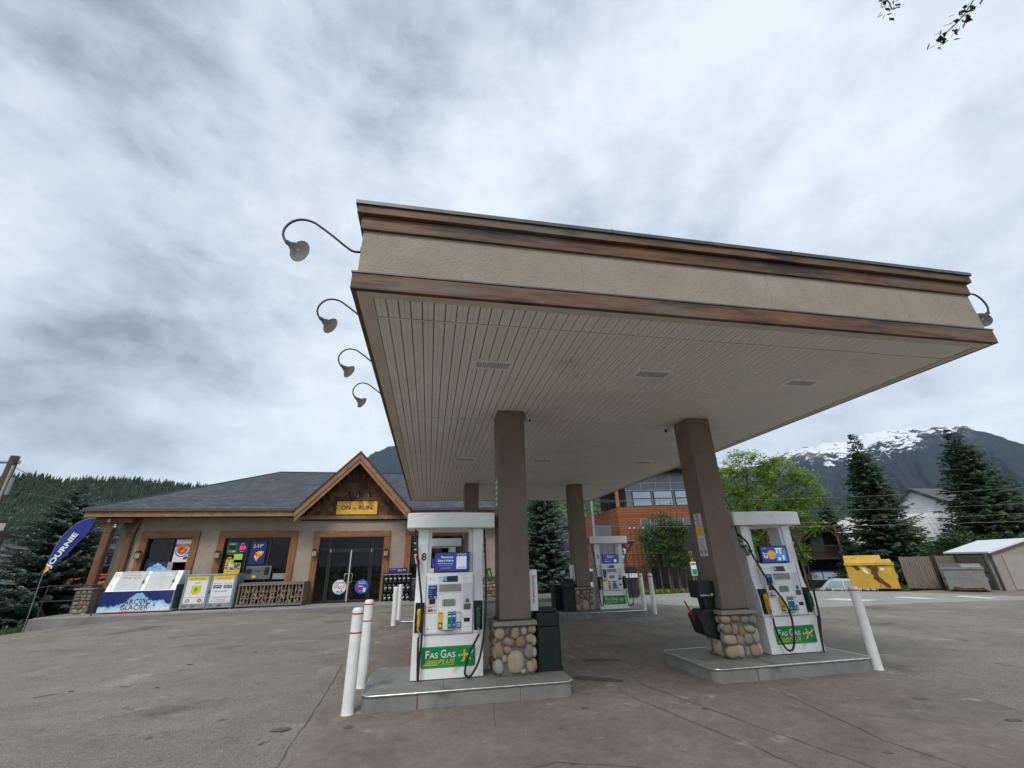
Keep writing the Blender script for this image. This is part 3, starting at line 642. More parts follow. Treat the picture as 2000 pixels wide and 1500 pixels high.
    gs.prism([(a, b-.012) for a, b in pts], 'z', .598, .83, 'white'); gs.box(.44, .58, -.046, -.02, .583, .589, 'shade_grey')
    for a, b, mt, ring in ((.346, .412, 'amber', 'yellow'), (.478, .538, 'green', 0), (.541, .60, 'blue2', 0), (.604, .672, 'paper', 1)):
        mid = (a+b)/2; yy = -.012+(-.034+.016*((mid-.51)/.14)**2)-.006; tl = math.atan2(.032*(mid-.51)/.14**2, 1)
        g2 = MB(); g2.T = Matrix.Translation((mid, yy, 0)) @ Matrix.Rotation(tl, 4, 'Z'); h = (b-a)/2-.002
        g2.box(-h, h, -.002, .014, .61, .825, mt); g2.box(-h*.8, h*.8, -.0035, -.002, .755, .775, 'lime' if mt == 'amber' else 'paper')
        g2.box(-h*.9, h*.9, -.010, -.002, .615, .69, 'black' if mt in ('amber', 'paper') else mt); g2.box(-h*.62, h*.62, -.0115, -.010, .628, .677, mt)
        g2.text({'amber': 'DIESEL', 'green': 'REG', 'blue2': 'PLUS', 'paper': 'SUPER'}[mt], (-h*.75, -.0035, .80), h*1.5, .012, 'groove' if mt in ('amber', 'paper') else 'paper', bold=.02)
        if mt != 'amber': g2.text({'green': '87', 'blue2': '89', 'paper': '91'}[mt], (-h*.45, -.0125, .64), h*.9, .026, 'groove' if mt == 'paper' else 'paper', bold=.01)
        g2.build('grade_button', t, bevel=.003)
    gs.build('selector_panel', t, bevel=.006)
    # holsters and nozzles
    for a, b, mt, nz in ((.016, .140, 'nyel', 'L'), (.862, .986, 'ngrn', 'R')):
        m = MB(); m.box(a, b, -.012, .004, .575, .60, 'black'); m.box(a, b, -.012, .04, .925, .95, 'black'); m.box(a, a+.012, -.012, .04, .60, .925, 'black'); m.box(b-.012, b, -.012, .04, .60, .925, 'black'); m.box(a+.012, b-.012, -.002, .03, .60, .925, 'black')
        m.build('nozzle_boot', t, bevel=.004); nozzle(t, (a+b)/2, .88, mt)
    # cap
    def cap(o, n=9):
        F_ = [(-.17-o*0+.0+(1.34)*k/n, -.10*sin(pi*k/n)-.02) for k in range(n+1)]
        return [(-.18, .02)]+F_+[(1.18, .02), (1.18, D-.02)]+[(a, D-b) for a, b in reversed(F_)]+[(-.18, D-.02)]
    MB().prism(cap(0), 'z', 1.972, 2.20, 'white').build('top_cap', t, bevel=.02, seg=3)
    lt = MB().box(.25, .75, .04, .09, 1.955, 1.971, 'paper'); lt.build('cap_light', t)
    # screen
    s_ = MB(); s_.box(.255, .79, .05, .11, 1.348, 1.625, 'black'); X0, X1, Z0, Z1, Y_ = .268, .778, 1.362, 1.612, .0485
    def Q(a, b, c, e, mt, k=0): s_.box(X0+a*(X1-X0), X0+b*(X1-X0), Y_-.0008*(k+1), Y_-.0008*k, Z0+c*(Z1-Z0), Z0+e*(Z1-Z0), mt)
    scr = lambda n, c: mat('screen_'+n, c, .3, 0, 1, emit=.28)
    sb, sw, sr, so_, sl = scr('blue', (.03, .045, .26)), scr('white', (.62, .66, .72)), scr('red', (.45, .03, .04)), scr('orange', (.62, .30, .06)), scr('azure', (.06, .24, .55))
    Q(0, 1, 0, 1, sb)
    def TXT(s, a, c, w_, h, mt=sw, b=.02): s_.text(s, (X0+a*(X1-X0), Y_-.003, Z0+c*(Z1-Z0)), w_*(X1-X0), h*(Z1-Z0), mt, bold=b)
    if screen == 'savings':
        TXT('Savings', .17, .68, .36, .16); TXT('Start Here', .08, .52, .46, .13); TXT('Spend less on gas.', .09, .38, .44, .075, b=.01); TXT('Learn more at journie.ca', .12, .29, .38, .04, b=0); TXT('Join Journie Rewards', .17, .13, .30, .05, b=0)
        Q(.63, .93, .10, .82, sw, 1); TXT('JOURNIE', .66, .14, .24, .08, sb)
        for k in range(4): Q(.66+.07*k, .69+.07*k, .88+.02*(k % 2), .95+.02*(k % 2), sw, 1)
    elif screen == 'save5':
        TXT('JOURNIE', .06, .84, .16, .06, b=0); TXT('Save', .05, .50, .22, .13); TXT('5¢', .06, .22, .17, .25, b=.03)
        s_.disc((X0+.39*(X1-X0), Y_-.003, Z0+.47*(Z1-Z0)), .085, .075, so_, 22); TXT('Snap', .30, .46, .17, .10, sw)
        Q(.55, .97, .05, .92, sl, 1); Q(.60, .66, .55, .85, sw, 2); Q(.72, .78, .5, .85, sw, 2); Q(.56, .86, .82, .9, sw, 2); Q(.85, .95, .75, .92, sr, 2); Q(.62, .72, .1, .3, sw, 2); Q(.80, .88, .12, .42, sw, 2)
    else:
        TXT('FILL UP & SAVE', .24, .80, .5, .1); TXT('Rewards', .30, .66, .38, .1); Q(.12, .40, .35, .5, sr, 1); Q(.74, .9, .10, .45, sw, 1); TXT('Save now', .12, .15, .4, .09)
    s_.build('advert_screen', t)
    # brand panel
    gp = MB(); gp.prism(rrect(.132, .889, .135, .392, .022, 4), 'y', -.004, -.0005, 'green')
    rr = [(.139 if a < .5 else .882, 0)]; q = rrect(.14, .881, .143, .384, .018, 4); q.append(q[0]); gp.tube([(a, -.0045, b) for a, b in q], .0012, 'lime', n=4, caps=False)
    for dx, dz, mt, yy in ((.003, -.003, 'groove', -.0045), (0, 0, 'paper', -.0055)):
        gp.text('F', (.192+dx, yy, .252+dz), .052, .092, mt, bold=.015); gp.text('AS', (.248+dx, yy, .252+dz), .116, .066, mt, bold=.012)
        gp.text('G', (.401+dx, yy, .250+dz), .076, .100, mt, bold=.015); gp.text('AS', (.482+dx, yy, .252+dz), .125, .066, mt, bold=.012)
    for dx, dz, mt, yy in ((.002, -.002, 'groove', -.0045), (0, 0, 'yellow', -.0055)): gp.text('PLUS', (.375+dx, yy, .183+dz), .225, .054, mt, shear=.3, bold=.003)
    for k in range(5): gp.box(.215-.012*k, .372-.004*k, -.0052, -.0042, .221-.0125*k, .2265-.0125*k, 'lime' if k % 2 else 'yellow')
    gp.box(.16, .60, -.0052, -.0042, .166, .171, 'lime')
    runner(gp, .675, .19, .155, -.0055); gp.build('brand_panel', t)
    if num:
        nb = MB(); nb.text(num, (.062, .0895, 1.513), .075, .112, 'black', bold=.03); nb.build('pump_number', t)
    for pts in hoses:
        p3 = [(a, b, c) for a, b, c in pts]; MB().tube(spline(p3, 6), .0155, 'rubber', n=8).build('hose', t)
    for i, sx_ in enumerate((-.05, 1.03)):
        m = MB(); m.tube([(sx_, .15, 1.97), (sx_, .14, 1.80)], .011, 'black', n=8)
        for k in range(5): m.lathe([(.010, 0), (.019, .004), (.019, .026), (.010, .03)], (sx_+.004*k*(1 if i == 0 else 0), .12, 1.79-.045*k), 'chrome' if k % 2 else 'black', n=8)
        m.build('hose_breakaway', t)
    for (tx, tz, mt) in tags:
        m = MB(); m.T = Matrix.Translation((tx, -.02, tz)) @ Matrix.Rotation(R_(-14), 4, 'Y'); m.box(-.035, .035, 0, .012, -.085, .085, 'black'); m.box(-.026, .026, -.0015, 0, -.07, .07, mt); m.box(-.012, .012, -.003, -.0015, -.03, .05, 'red' if mt == 'paper' else 'lime'); m.build('hose_tag', t)
    return t
hz = lambda L_, y0=-.04, y1=-.10: [(a, .12 if i == 0 else y0+(y1-y0)*min(1, i/3), c) for i, (a, c) in enumerate(L_)]
h8L = hz([(-0.03, 1.835), (-0.007, 1.705), (0.025, 1.438), (0.096, 0.998), (0.128, 0.57), (0.112, 0.268), (0.104, 0.02), (0.086, 0.359), (0.084, 0.535)])
h8R = hz([(1.034, 1.821), (1.03, 1.067), (1.004, 0.567), (0.933, 0.223), (0.832, 0.054), (0.772, 0.031), (0.736, 0.096), (0.796, 0.303), (0.930, 0.53)])
h6L = hz([(-.05, 1.83), (-.045, 1.68), (-.02, 1.50), (0.154, 1.083), (0.357, 0.774), (0.427, 0.51), (0.37, 0.188), (0.284, 0.068), (0.176, 0.121), (0.086, 0.391), (0.084, 0.530)])
h6R = hz([(1.034, 1.82), (1.03, 1.3), (1.0, 0.85), (.96, 0.5), (.895, .25), (.872, .05), (.866, .02), (.875, .08), (.895, .32), (0.930, 0.53)])
h2R = hz([(1.034, 1.82), (1.02, 1.40), (1.06, 0.824), (1.10, 0.50), (1.10, 0.193), (1.02, 0.093), (.92, .141), (0.89, 0.378), (.926, .53)])
h2L = hz([(-.05, 1.83), (-.04, 1.1), (-.02, .4), (.0, .15), (.05, .12), (.08, .3), (.084, .53)])
pump(-.17, 6.98, IZ, '8', 'savings', 'white fuel pump numbered 8 on the near left island', [h8L, h8R], [(-.005, 1.54, 'paper'), (1.09, 1.30, 'green')])
pump(5.47, 7.0, IZ, '6', 'save5', 'white fuel pump numbered 6 on the near right island', [h6L, h6R], [(-.055, 1.56, 'green')])
pump(5.47, 14.40, IZ, '2', 'other', 'white fuel pump numbered 2 on the rear right island', [h2R, h2L], [])
pump(-.17, 14.40, IZ, None, 'other', 'rear left fuel pump seen through the window of the pump numbered 8', [h2R, h2L], [])

# ---------------------------------------------------------------- bins, extinguishers, squeegee station, stickers, cameras
def bin_(x, y, w_, h, lab):
    t = thing('trash_bin', lab, 'trash bin', (x, y, IZ), 'dark green trash bins on the islands')
    MB().prism(rrect(0, w_, 0, w_, .07), 'z', .02, h*.695, 'dgreen').build('bin_body', t, bevel=.006)
    m = MB(); m.prism(rrect(.0, w_, .0, w_, .075), 'z', h*.70, h*.93, 'dgreen'); m.prism(rrect(.035, w_-.035, .035, w_-.035, .08), 'z', h*.93, h, 'dgreen'); m.build('bin_hood', t, bevel=.012)
    m = MB(); m.box(w_*.32, w_*.95, -.004, .0, h*.725, h*.74, 'black'); m.prism(rrect(-.018, w_+.018, -.018, w_+.018, .08), 'z', 0, .03, 'dgreen'); m.build('base_rim', t, bevel=.006)
bin_(1.61, 7.02, .40, .80, 'square dark green trash bin beside the near left stone pedestal')
bin_(4.27, 14.3, .40, .93, 'taller dark green trash bin beside the rear right stone pedestal')
bin_(4.03, 14.75, .34, .74, 'lower dark green trash bin, left and behind the taller rear one')
def extinguisher(x, y, z, lab):
    t = thing('extinguisher_box', lab, 'extinguisher box', (x, y, z), 'extinguisher boxes on the columns')
    MB().box(0, .135, 0, .16, 0, .575, 'white').build('case', t, bevel=.008)
    MB().text('Extinguisher', (.045, -.002, .49), .40, .052, 'red', X=(0, 0, -1), Z=(1, 0, 0), bold=.02).build('lettering', t)
extinguisher(1.545, 7.05, .96, 'white box reading Extinguisher on the near left column')
extinguisher(4.58, 14.42, .95, 'white extinguisher box on the rear column beside the pump numbered 2')
t = thing('squeegee_station', 'black windshield washing station with towel box, hung on the near right column', 'washing station', (4.72, 7.2, .56)); t.scale = (.9, .9, .9)
MB().prism([(-.33, .52), (-.005, .52), (-.005, .80), (-.31, .82), (-.345, .79)], 'y', -.14, .18, 'black').build('towel_dispenser', t, bevel=.015)
m = MB(); m.box(-.31, -.12, -.142, -.14, .56, .57, 'paper'); m.box(-.31, -.2, -.142, -.14, .58, .585, 'paper'); m.box(-.1, -.05, -.142, -.14, .555, .60, 'lime'); m.build('dispenser_sticker', t)
MB().prism([(-.20, .30), (-.005, .30), (-.005, .52), (-.23, .52)], 'y', -.08, .12, 'dgreen').build('bracket', t, bevel=.01)
MB().prism([(-.35, -.05), (-.06, -.16), (-.005, -.16), (-.005, .34), (-.30, .34), (-.44, .25)], 'y', -.16, .20, 'dgreen').build('bucket', t, bevel=.02)
t = thing('squeegee', 'red handled squeegee standing in the black bucket on the near right column', 'squeegee', (4.36, 7.22, .72))
MB().tube([(0, 0, -.02), (-.15, -.02, .27)], .013, 'red', n=8).build('handle', t); MB().box(-.02, .10, -.05, .05, -.06, -.03, 'black').build('head', t)
t = thing('safety_sticker', 'tall safety notice with no smoking signs on the side of the near right column', 'sticker', (4.718, 7.29, 1.67))
m = MB(); m.T = Matrix(((0, 0, 1, 0), (-1, 0, 0, 0), (0, 1, 0, 0), (0, 0, 0, 1)))   # local (x,y) -> world (-y, z)
def st_(a, b, c, e, mt, k=0): m.box(a, b, c, e, -.003-.001*k, -.002-.001*k, mt)
st_(0, .23, 0, .71, 'paper'); st_(.01, .22, .49, .70, 'groove', 1); st_(.016, .214, .60, .694, 'paper', 2); st_(.016, .214, .496, .592, 'paper', 2); st_(.01, .22, .335, .475, 'yellow', 1)
for (a, b) in ((.115, .647), (.115, .544), (.06, .07), (.165, .07)):
    m.add([(a+r*cos(2*pi*k/16), b+r*sin(2*pi*k/16), -.007) for r in (.032, .041) for k in range(16)], [(k, 16+k, 16+(k+1) % 16, (k+1) % 16) for k in range(16)], 'red')
    m.add([(a-.03, b+.022, -.0072), (a-.022, b+.03, -.0072), (a+.03, b-.022, -.0072), (a+.022, b-.03, -.0072)], [(0, 1, 2, 3)], 'red'); m.box(a-.02, a+.02, b-.006, b+.006, -.0065, -.006, 'groove')
for k in range(8): st_(.025, .20-.02*(k % 3), .13+.022*k, .137+.022*k, 'shade_grey', 1)
for k in range(3): st_(.04, .19, .36+.035*k, .366+.035*k, 'amber', 2)
m.build('notice', t)
t = thing('green_sticker', 'narrow green and white sticker on the left side of the near left column', 'sticker', (1.068, 7.15, 2.72))
MB().box(-.002, 0, -.12, .12, -.25, .25, 'green').build('sticker_sheet', t); m = MB()
for k in range(5): m.box(-.004, -.002, -.08, .08, -.2+.09*k, -.16+.09*k, 'paper')
m.build('sticker_lines', t)
def cam_(x, y, z, ax, lab):
    t = thing('security_camera', lab, 'camera', (x, y, z), 'white security cameras')
    MB().lathe([(0, 0), (.05, 0), (.05, .03), (.02, .035), (.02, .05)], (0, 0, .05), 'paper', n=12, axis=(0, 0, 1)).build('mount', t)
    a = Vector(ax).normalized(); MB().lathe([(0, -.07), (.035, -.06), (.04, -.02), (.04, .07), (.032, .075)], (0, 0, 0), 'paper', n=14, axis=a).build('housing', t); MB().lathe([(.03, .073), (0, .0745)], (0, 0, 0), 'black', n=14, axis=a).build('lens', t)
cam_(1.62, 7.1, 4.03, (.6, -.6, -.5), 'small camera under the canopy beside the near left column')
cam_(4.62, 7.5, 4.03, (-.8, -.5, -.3), 'small camera under the canopy beside the near right column')

# ---------------------------------------------------------------- convenience store
YW = 22.7
shop = thing('convenience_store', 'single storey store with dark shingle hip roof, timber trimmed windows and a steep entrance gable', 'store', (-5, 25, 0))
def SP(m, name, **k):
    o = m.build(name, shop, **k); o.location = (-5, -25, 0); o.location = (5, -25, 0); return o
WX0, WX1 = -13.6, 3.4
ops = [(-12.42, -10.6, 1.03, 3.0), (-9.27, -6.41, 1.03, 2.97), (-5.15, -2.16, .115, 2.93), (-.91, 1.95, 1.03, 2.95)]
m = MB(); xs_ = WX0
for a, b, z0, z1 in ops:
    m.box(xs_, a, YW, YW+.25, .0, 3.9, 'stucco'); m.box(a, b, YW+.001, YW+.25, z1, 3.899, 'stucco')
    if z0 > .5: m.box(a, b, YW+.001, YW+.25, 0, z0-.02, 'stucco')
    xs_ = b
m.box(xs_, WX1, YW, YW+.25, 0, 3.9, 'stucco'); m.box(WX0, WX0+.2, YW+.25, 32, -.6, 3.9, 'stucco'); m.box(WX1-.2, WX1, YW+.25, 32, 0, 3.9, 'stucco'); m.box(WX0+.2, WX1-.2, 31.8, 32, -.6, 3.9, 'stucco')
SP(m, 'stucco_wall')
# interior
m = MB(); m.box(WX0+.21, WX1-.21, YW+.26, 31.7, .08, .11, mat('shop_floor', (.10, .095, .09), .3, .1, 3)); m.box(WX0+.21, WX1-.21, YW+.26, 31.7, 3.2, 3.22, mat('shop_ceiling', (.20, .20, .19), .8, .05, 3)); m.box(WX0+.21, WX1-.21, 28.5, 28.6, .11, 3.2, 'dark')
SP(m, 'interior')
random.seed(21); goods = [mat('goods_%d' % i, c, .5, .2, 9) for i, c in enumerate([(.3, .03, .03), (.02, .08, .3), (.35, .28, .05), (.05, .2, .06), (.4, .4, .4), (.3, .12, .03), (.1, .25, .35)])]
m = MB()
for x in (-11.6, -8.6, -6.9, -4.4, -2.8, -.2, 1.2):
    for yy in (25.2, 27.2):
        m.box(x-.6, x+.6, yy, yy+.4, .12, 1.75, 'frame')
        for zz in (.35, .7, 1.05, 1.4):
            xx = x-.55
            while xx < x+.5:
                w_ = random.uniform(.05, .14); m.box(xx, xx+w_*.9, yy-.12, yy-.002, zz, zz+random.uniform(.14, .27), random.choice(goods)); xx += w_
SP(m, 'stocked_shelves')
m = MB()
for (a, b) in ((-8.15, -7.65), (-7.45, -6.75), (-4.95, -3.85), (-.9, -.4), (.4, 1.4)): m.box(a, b, 24.1, 24.16, 3.09, 3.13, 'glow')
SP(m, 'strip_light')
# stone wainscot and cap
random.seed(31); m = MB()
spans = [(-13.75, -9.9), (-9.9, -5.37), (-1.95, -1.15), (-1.15, 3.5)]
def stones_wall(m, x0, x1, y, z0, z1):
    m.box(x0, x1, y, y+.12, z0, z1, 'mortar'); z = z0+.04
    while z < z1-.06:
        h = random.uniform(.10, .17); h = min(h, z1-z-.01); x = x0+random.uniform(-.02, .06)
        while x < x1-.05:
            w_ = random.uniform(.12, .26); w_ = min(w_, x1-x)
            m.ball((x+w_/2, y-.002, z+h/2+random.uniform(-.02, .02)), (w_*.48, .045, h*.50), random.choice(STONES), rot=random.uniform(-.35, .35), n=10, k=6, jit=.07, sq=.85); x += w_
        z += h
for a, b in spans[:2]: stones_wall(m, a, b, YW-.14, .08, 1.0)
SP(m, 'stone_wainscot'); m = MB()
for a, b in spans[2:]: stones_wall(m, a, b, YW-.14, .08, 1.0)
SP(m, 'stone_wainscot'); m = MB()
stones_wall(m, -14.05, -13.45, YW-.75, -.3, 1.0); m.box(-14.04, -13.46, YW-.63, YW-.15, -.3, 1.0, 'mortar'); SP(m, 'stone_pier')
m = MB()
for a, b in [(-13.75, -12.72), (-12.7, -10.3), (-10.28, -9.54), (-9.5, -6.14), (-6.1, -5.34), (-1.95, -1.2), (-1.18, 2.2), (2.22, 3.5)]: m.box(a, b-.004, YW-.21, YW-.001, 1.0, 1.055, 'capstone')
m.box(-14.12, -13.40, YW-.82, YW-.22, 1.0, 1.06, 'capstone')
SP(m, 'sill_capstone', bevel=.008)
def trims(a, b, z0, z1, n, door=False):
    w_ = .26; t = thing_part(shop, 'window_trim' if not door else 'door_trim'); t.location = (5, -25, 0)
    MB().box(a-w_, a+.02, YW-.07, YW+.04, z0, z1+.02, 'trim_z').build('trim_board', t, bevel=.008); MB().box(b-.02, b+w_, YW-.07, YW+.04, z0, z1+.02, 'trim_z').build('trim_board', t, bevel=.008)
    MB().box(a-w_, b+w_, YW-.085, YW+.04, z1+.022, z1+.29, 'trim_x').build('trim_header', t, bevel=.008)
for i, (a, b, z0, z1) in enumerate(ops): trims(a, b, 1.056 if i != 2 else .116, z1, i, i == 2)
def glazing(a, b, z0, z1, mull):
    t = thing_part(shop, 'window'); t.location = (5, -25, 0); m = MB(); y = YW+.06
    m.box(a, b, y, y+.1, z1-.05, z1, 'frame'); m.box(a, b, y, y+.1, z0, z0+.05, 'frame'); m.box(a, a+.05, y, y+.1, z0+.05, z1-.05, 'frame'); m.box(b-.05, b, y, y+.1, z0+.05, z1-.05, 'frame')
    for q in mull: m.box(q-.03, q+.03, y, y+.1, z0+.05, z1-.05, 'frame')
    m.build('window_frame', t); MB().quad((a+.05, y+.05, z0+.05), (b-.05, y+.05, z0+.05), (b-.05, y+.05, z1-.05), (a+.05, y+.05, z1-.05), 'glass').build('pane', t)
glazing(-12.42, -10.6, 1.03, 3.0, (-11.4,)); glazing(-9.27, -6.41, 1.03, 2.97, (-8.27, -7.31)); glazing(-.91, 1.95, 1.03, 2.95, (.05, 1.0))
# entrance
e_ = thing_part(shop, 'entrance'); e_.location = (5, -25, 0); y = YW+.05; m = MB()
for a, b, c, e in ((-5.15, -2.16, 2.87, 2.93), (-5.15, -2.16, 2.37, 2.43), (-5.15, -5.09, .115, 2.87), (-2.22, -2.16, .115, 2.87), (-4.69, -4.62, .115, 2.37), (-2.71, -2.64, .115, 2.37), (-4.69, -4.62, 2.43, 2.87), (-2.71, -2.64, 2.43, 2.87), (-5.09, -4.69, .115, .2), (-2.64, -2.22, .115, .2)): m.box(a, b, y, y+.1, c, e, 'frame')
m.build('entrance_frame', e_); MB().quad((-5.09, y+.05, .2), (-2.22, y+.05, .2), (-2.22, y+.05, 2.87), (-5.09, y+.05, 2.87), 'glass').build('pane', e_)
for a, b, side in ((-4.60, -3.675, 'l'), (-3.635, -2.73, 'r')):
    d = MB(); d.box(a, a+.07, y-.02, y+.04, .14, 2.35, 'frame'); d.box(b-.07, b, y-.02, y+.04, .14, 2.35, 'frame'); d.box(a+.07, b-.07, y-.02, y+.04, 2.27, 2.35, 'frame'); d.box(a+.07, b-.07, y-.02, y+.04, .14, .24, 'frame'); d.box(a+.07, b-.07, y-.02, y+.04, .98, 1.01, 'frame')
    d.build('door', e_)
    hx = b+.0 if side == 'l' else a; s_ = -1 if side == 'l' else 1
    MB().tube([(hx+s_*.03, y-.02, 1.32), (hx+s_*.03, y-.09, 1.32), (hx+s_*.15, y-.09, 1.32), (hx+s_*.15, y-.09, .96), (hx+s_*.03, y-.09, .96), (hx+s_*.03, y-.02, .96)], .018, 'steel', n=6).build('door_handle', e_)
MB().box(-3.675, -3.635, y-.03, y+.04, .14, 2.36, 'white2').build('meeting_stile', e_)
m = MB(); m.box(-4.62, -4.58, y-.03, y-.0, 2.28, 2.40, 'steel'); m.box(-2.75, -2.71, y-.03, y, 2.28, 2.40, 'steel'); m.box(-3.70, -3.61, y-.04, y-.03, .80, .95, 'steel'); m.build('hinge_plate', e_)
# roof
EZ, EY, RY, RZ = 4.2, 21.75, 27.4, 6.93; EXL, EXR, RXL, RXR = -14.6, 4.25, -9.0, -1.35; BY = 33.05
m = MB(); A = (EXL, EY, EZ); B = (-6.2, EY, EZ); C = (-3.6, 27.15, 6.81); D_ = (-.95, EY, EZ); E2 = (EXR, EY, EZ); RL = (RXL, RY, RZ); RR = (RXR, RY, RZ)
m.add([A, B, C, RR, RL], [(0, 1, 2, 3, 4)], 'roof_x'); m.add([D_, E2, RR, C], [(0, 1, 2, 3)], 'roof_x')
m.add([A, RL, (EXL, BY, EZ)], [(0, 1, 2)], 'roof_y'); m.add([E2, (EXR, BY, EZ), RR], [(0, 1, 2)], 'roof_y'); m.add([RL, RR, (EXR, BY, EZ), (EXL, BY, EZ)], [(0, 1, 2, 3)], 'roof_x')
m.tube([RL, RR], .05, 'shingle_edge', n=6); m.tube([A, RL], .045, 'shingle_edge', n=6); m.tube([E2, RR], .045, 'shingle_edge', n=6)
SP(m, 'hip_roof')
m = MB()
for a, b in ((EXL, -6.22), (-.93, EXR)): m.box(a, b, EY-.09, EY, EZ-.14, EZ+.01, 'flash')
m.box(EXL-.09, EXL, EY-.09, BY, EZ-.14, EZ+.009, 'flash'); m.box(EXR, EXR+.09, EY-.09, BY, EZ-.14, EZ+.009, 'flash'); SP(m, 'gutter', bevel=.01)
m = MB()
for a, b in ((EXL, -6.2), (-.95, EXR)): m.box(a, b, EY+.002, EY+.05, EZ-.36, EZ-.03, 'rake'); m.box(a, b, EY+.05, YW, EZ-.35, EZ-.32, 'wood_x')
m.box(EXL+.002, EXL+.05, EY+.05, BY, EZ-.36, EZ-.03, 'rake'); m.box(EXR-.05, EXR-.002, EY+.05, BY, EZ-.36, EZ-.03, 'rake'); m.box(EXL+.05, WX0, YW, BY, EZ-.35, EZ-.32, 'wood_x'); m.box(WX1, EXR-.05, YW, BY, EZ-.35, EZ-.32, 'wood_x')
SP(m, 'eave_fascia')
# gable
GX, GZ, GY0 = -3.57, 6.83, 21.6; hw, gz0 = 2.60, 4.06; sl = (GZ-gz0)/hw
g_ = thing_part(shop, 'gable'); g_.location = (5, -25, 0); m = MB()
th = .07
for s_ in (-1, 1):
    a = (GX, GZ), (GX+s_*hw, gz0); nxm = sl/math.hypot(sl, 1)*s_; nzm = 1/math.hypot(sl, 1)
    P = [(GX, GZ+.09), (GX+s_*(hw+.05), gz0+.06), (GX+s_*(hw+.0), gz0-.02), (GX, GZ-.02)]
    yb = 27.3
    m.add([(P[0][0], GY0-.04, P[0][1]), (P[1][0], GY0-.04, P[1][1]), (P[1][0], EY+.1, P[1][1]), (P[0][0], yb, P[0][1])], [(0, 1, 2, 3)] if s_ < 0 else [(3, 2, 1, 0)], 'roof_y')
    m.prism(P, 'y', GY0-.05, GY0-.038, 'shingle_edge')
    m.add([(P[3][0], GY0, P[3][1]), (P[2][0], GY0, P[2][1]), (P[2][0], YW, P[2][1]), (P[3][0], yb, P[3][1])], [(0, 1, 2, 3)] if s_ > 0 else [(3, 2, 1, 0)], 'wood_y')
m.build('gable_roof', g_)
for s_ in (-1, 1):
    def off(d0, d1):
        # band measured vertically below the roof line
        return [(GX, GZ-d0), (GX+s_*hw, gz0-d0), (GX+s_*hw, gz0-d1), (GX, GZ-d1)]
    MB().prism(off(.02, .30), 'y', GY0-.03, GY0+.03, 'rake').build('rake_board', g_, bevel=.008)
    MB().prism(off(.305, .52), 'y', GY0+.01, GY0+.06, 'rake').build('inner_rake_board', g_, bevel=.008)
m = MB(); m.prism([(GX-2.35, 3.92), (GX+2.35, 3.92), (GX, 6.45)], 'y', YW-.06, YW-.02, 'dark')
sh = [mat('cedar_%d' % i, c, .8, .25, 6, stretch=(6, 6, 1), bump=.5) for i, c in enumerate([(.14, .058, .030), (.185, .08, .042), (.105, .045, .026), (.21, .10, .052)])]
random.seed(41); z = 3.93; r_ = 0
while z < 6.4:
    half = (6.45-z)/1.075; x = GX-half-random.uniform(0, .2)
    while x < GX+half:
        w_ = random.uniform(.14, .30); a, b = max(x, GX-half), min(x+w_, GX+half)
        if b-a > .03: m.add([(a+.004, YW-.085, z), (b-.004, YW-.085, z), (b-.004, YW-.065, z+.235), (a+.004, YW-.065, z+.235), (a+.004, YW-.06, z), (b-.004, YW-.06, z)], [(0, 1, 2, 3), (4, 5, 1, 0)], random.choice(sh))
        x += w_
    z += .225; r_ += 1
m.build('cedar_shingles', g_)
MB().box(-6.1, -1.1, YW-.15, YW-.02, 3.76, 3.93, 'rake').build('frieze_board', g_, bevel=.01)
MB().box(-6.1, -1.1, YW-.10, YW-.001, 3.70, 3.76, 'dark').build('frieze_painted_shadow', g_)  # dark strip standing in for the shade below the frieze
# timber posts with brackets at the left corner
for (x, y_, z0) in ((-13.76, YW-.48, 1.06), (-13.1, YW-.06, 1.06)):
    t = thing_part(shop, 'timber_post'); t.location = (5, -25, 0)
    MB().prism(rrect(x-.15, x+.15, y_-.15, y_+.15, .06), 'z', z0, 3.2, 'log').build('post', t)
    MB().prism([(x-.15, 3.2), (x+.15, 3.2), (x+.26, 3.84), (x-.42, 3.84)], 'y', y_-.13, y_+.13, 'log').build('bracket', t, bevel=.03)
MB().box(-14.45, -12.9, EY+.3, EY+.55, 3.62, 3.83, 'log').build('timber_beam', shop, bevel=.02).location = (5, -25, 0)
for i, (x, z, l) in enumerate([(-13.75, 3.68, 'at the left eave corner, the higher one'), (-13.45, 3.45, 'under the left eave corner, the lower one')]): cam_(x, EY+.25, z, (-.3, -1, -.4), 'white security camera '+l)
# lanterns
def lantern():
    t = thing('wall_lantern', 'x', 'lantern'); MB().box(-.06, .06, -.03, 0, -.12, .12, 'frame').build('backplate', t)
    m = MB(); m.prism([(-.11, .10), (.11, .10), (.03, .19), (-.03, .19)], 'y', -.20, -.03, 'frame'); m.box(-.095, .095, -.19, -.03, -.15, -.13, 'frame')
    for x in (-.09, -.03, .03, .09): m.box(x-.006, x+.006, -.19, -.18, -.13, .10, 'frame')
    m.build('lantern_frame', t); MB().box(-.085, .085, -.178, -.035, -.128, .10, 'amberglass').build('lantern_glass', t); return t
ln = lantern()
for i, (x, z, l) in enumerate([(-12.54, 2.30, 'left trim of the left store window'), (-9.39, 2.25, 'left trim of the middle store window'), (-5.27, 2.25, 'left trim of the entrance'), (-2.04, 2.2, 'right trim of the entrance')]):
    o = ln if i == 0 else copy_tree(ln); o.location = (x, YW-.07, z); o['label'] = 'small amber glass lantern on the '+l; o['group'] = 'wall lanterns on the store front'
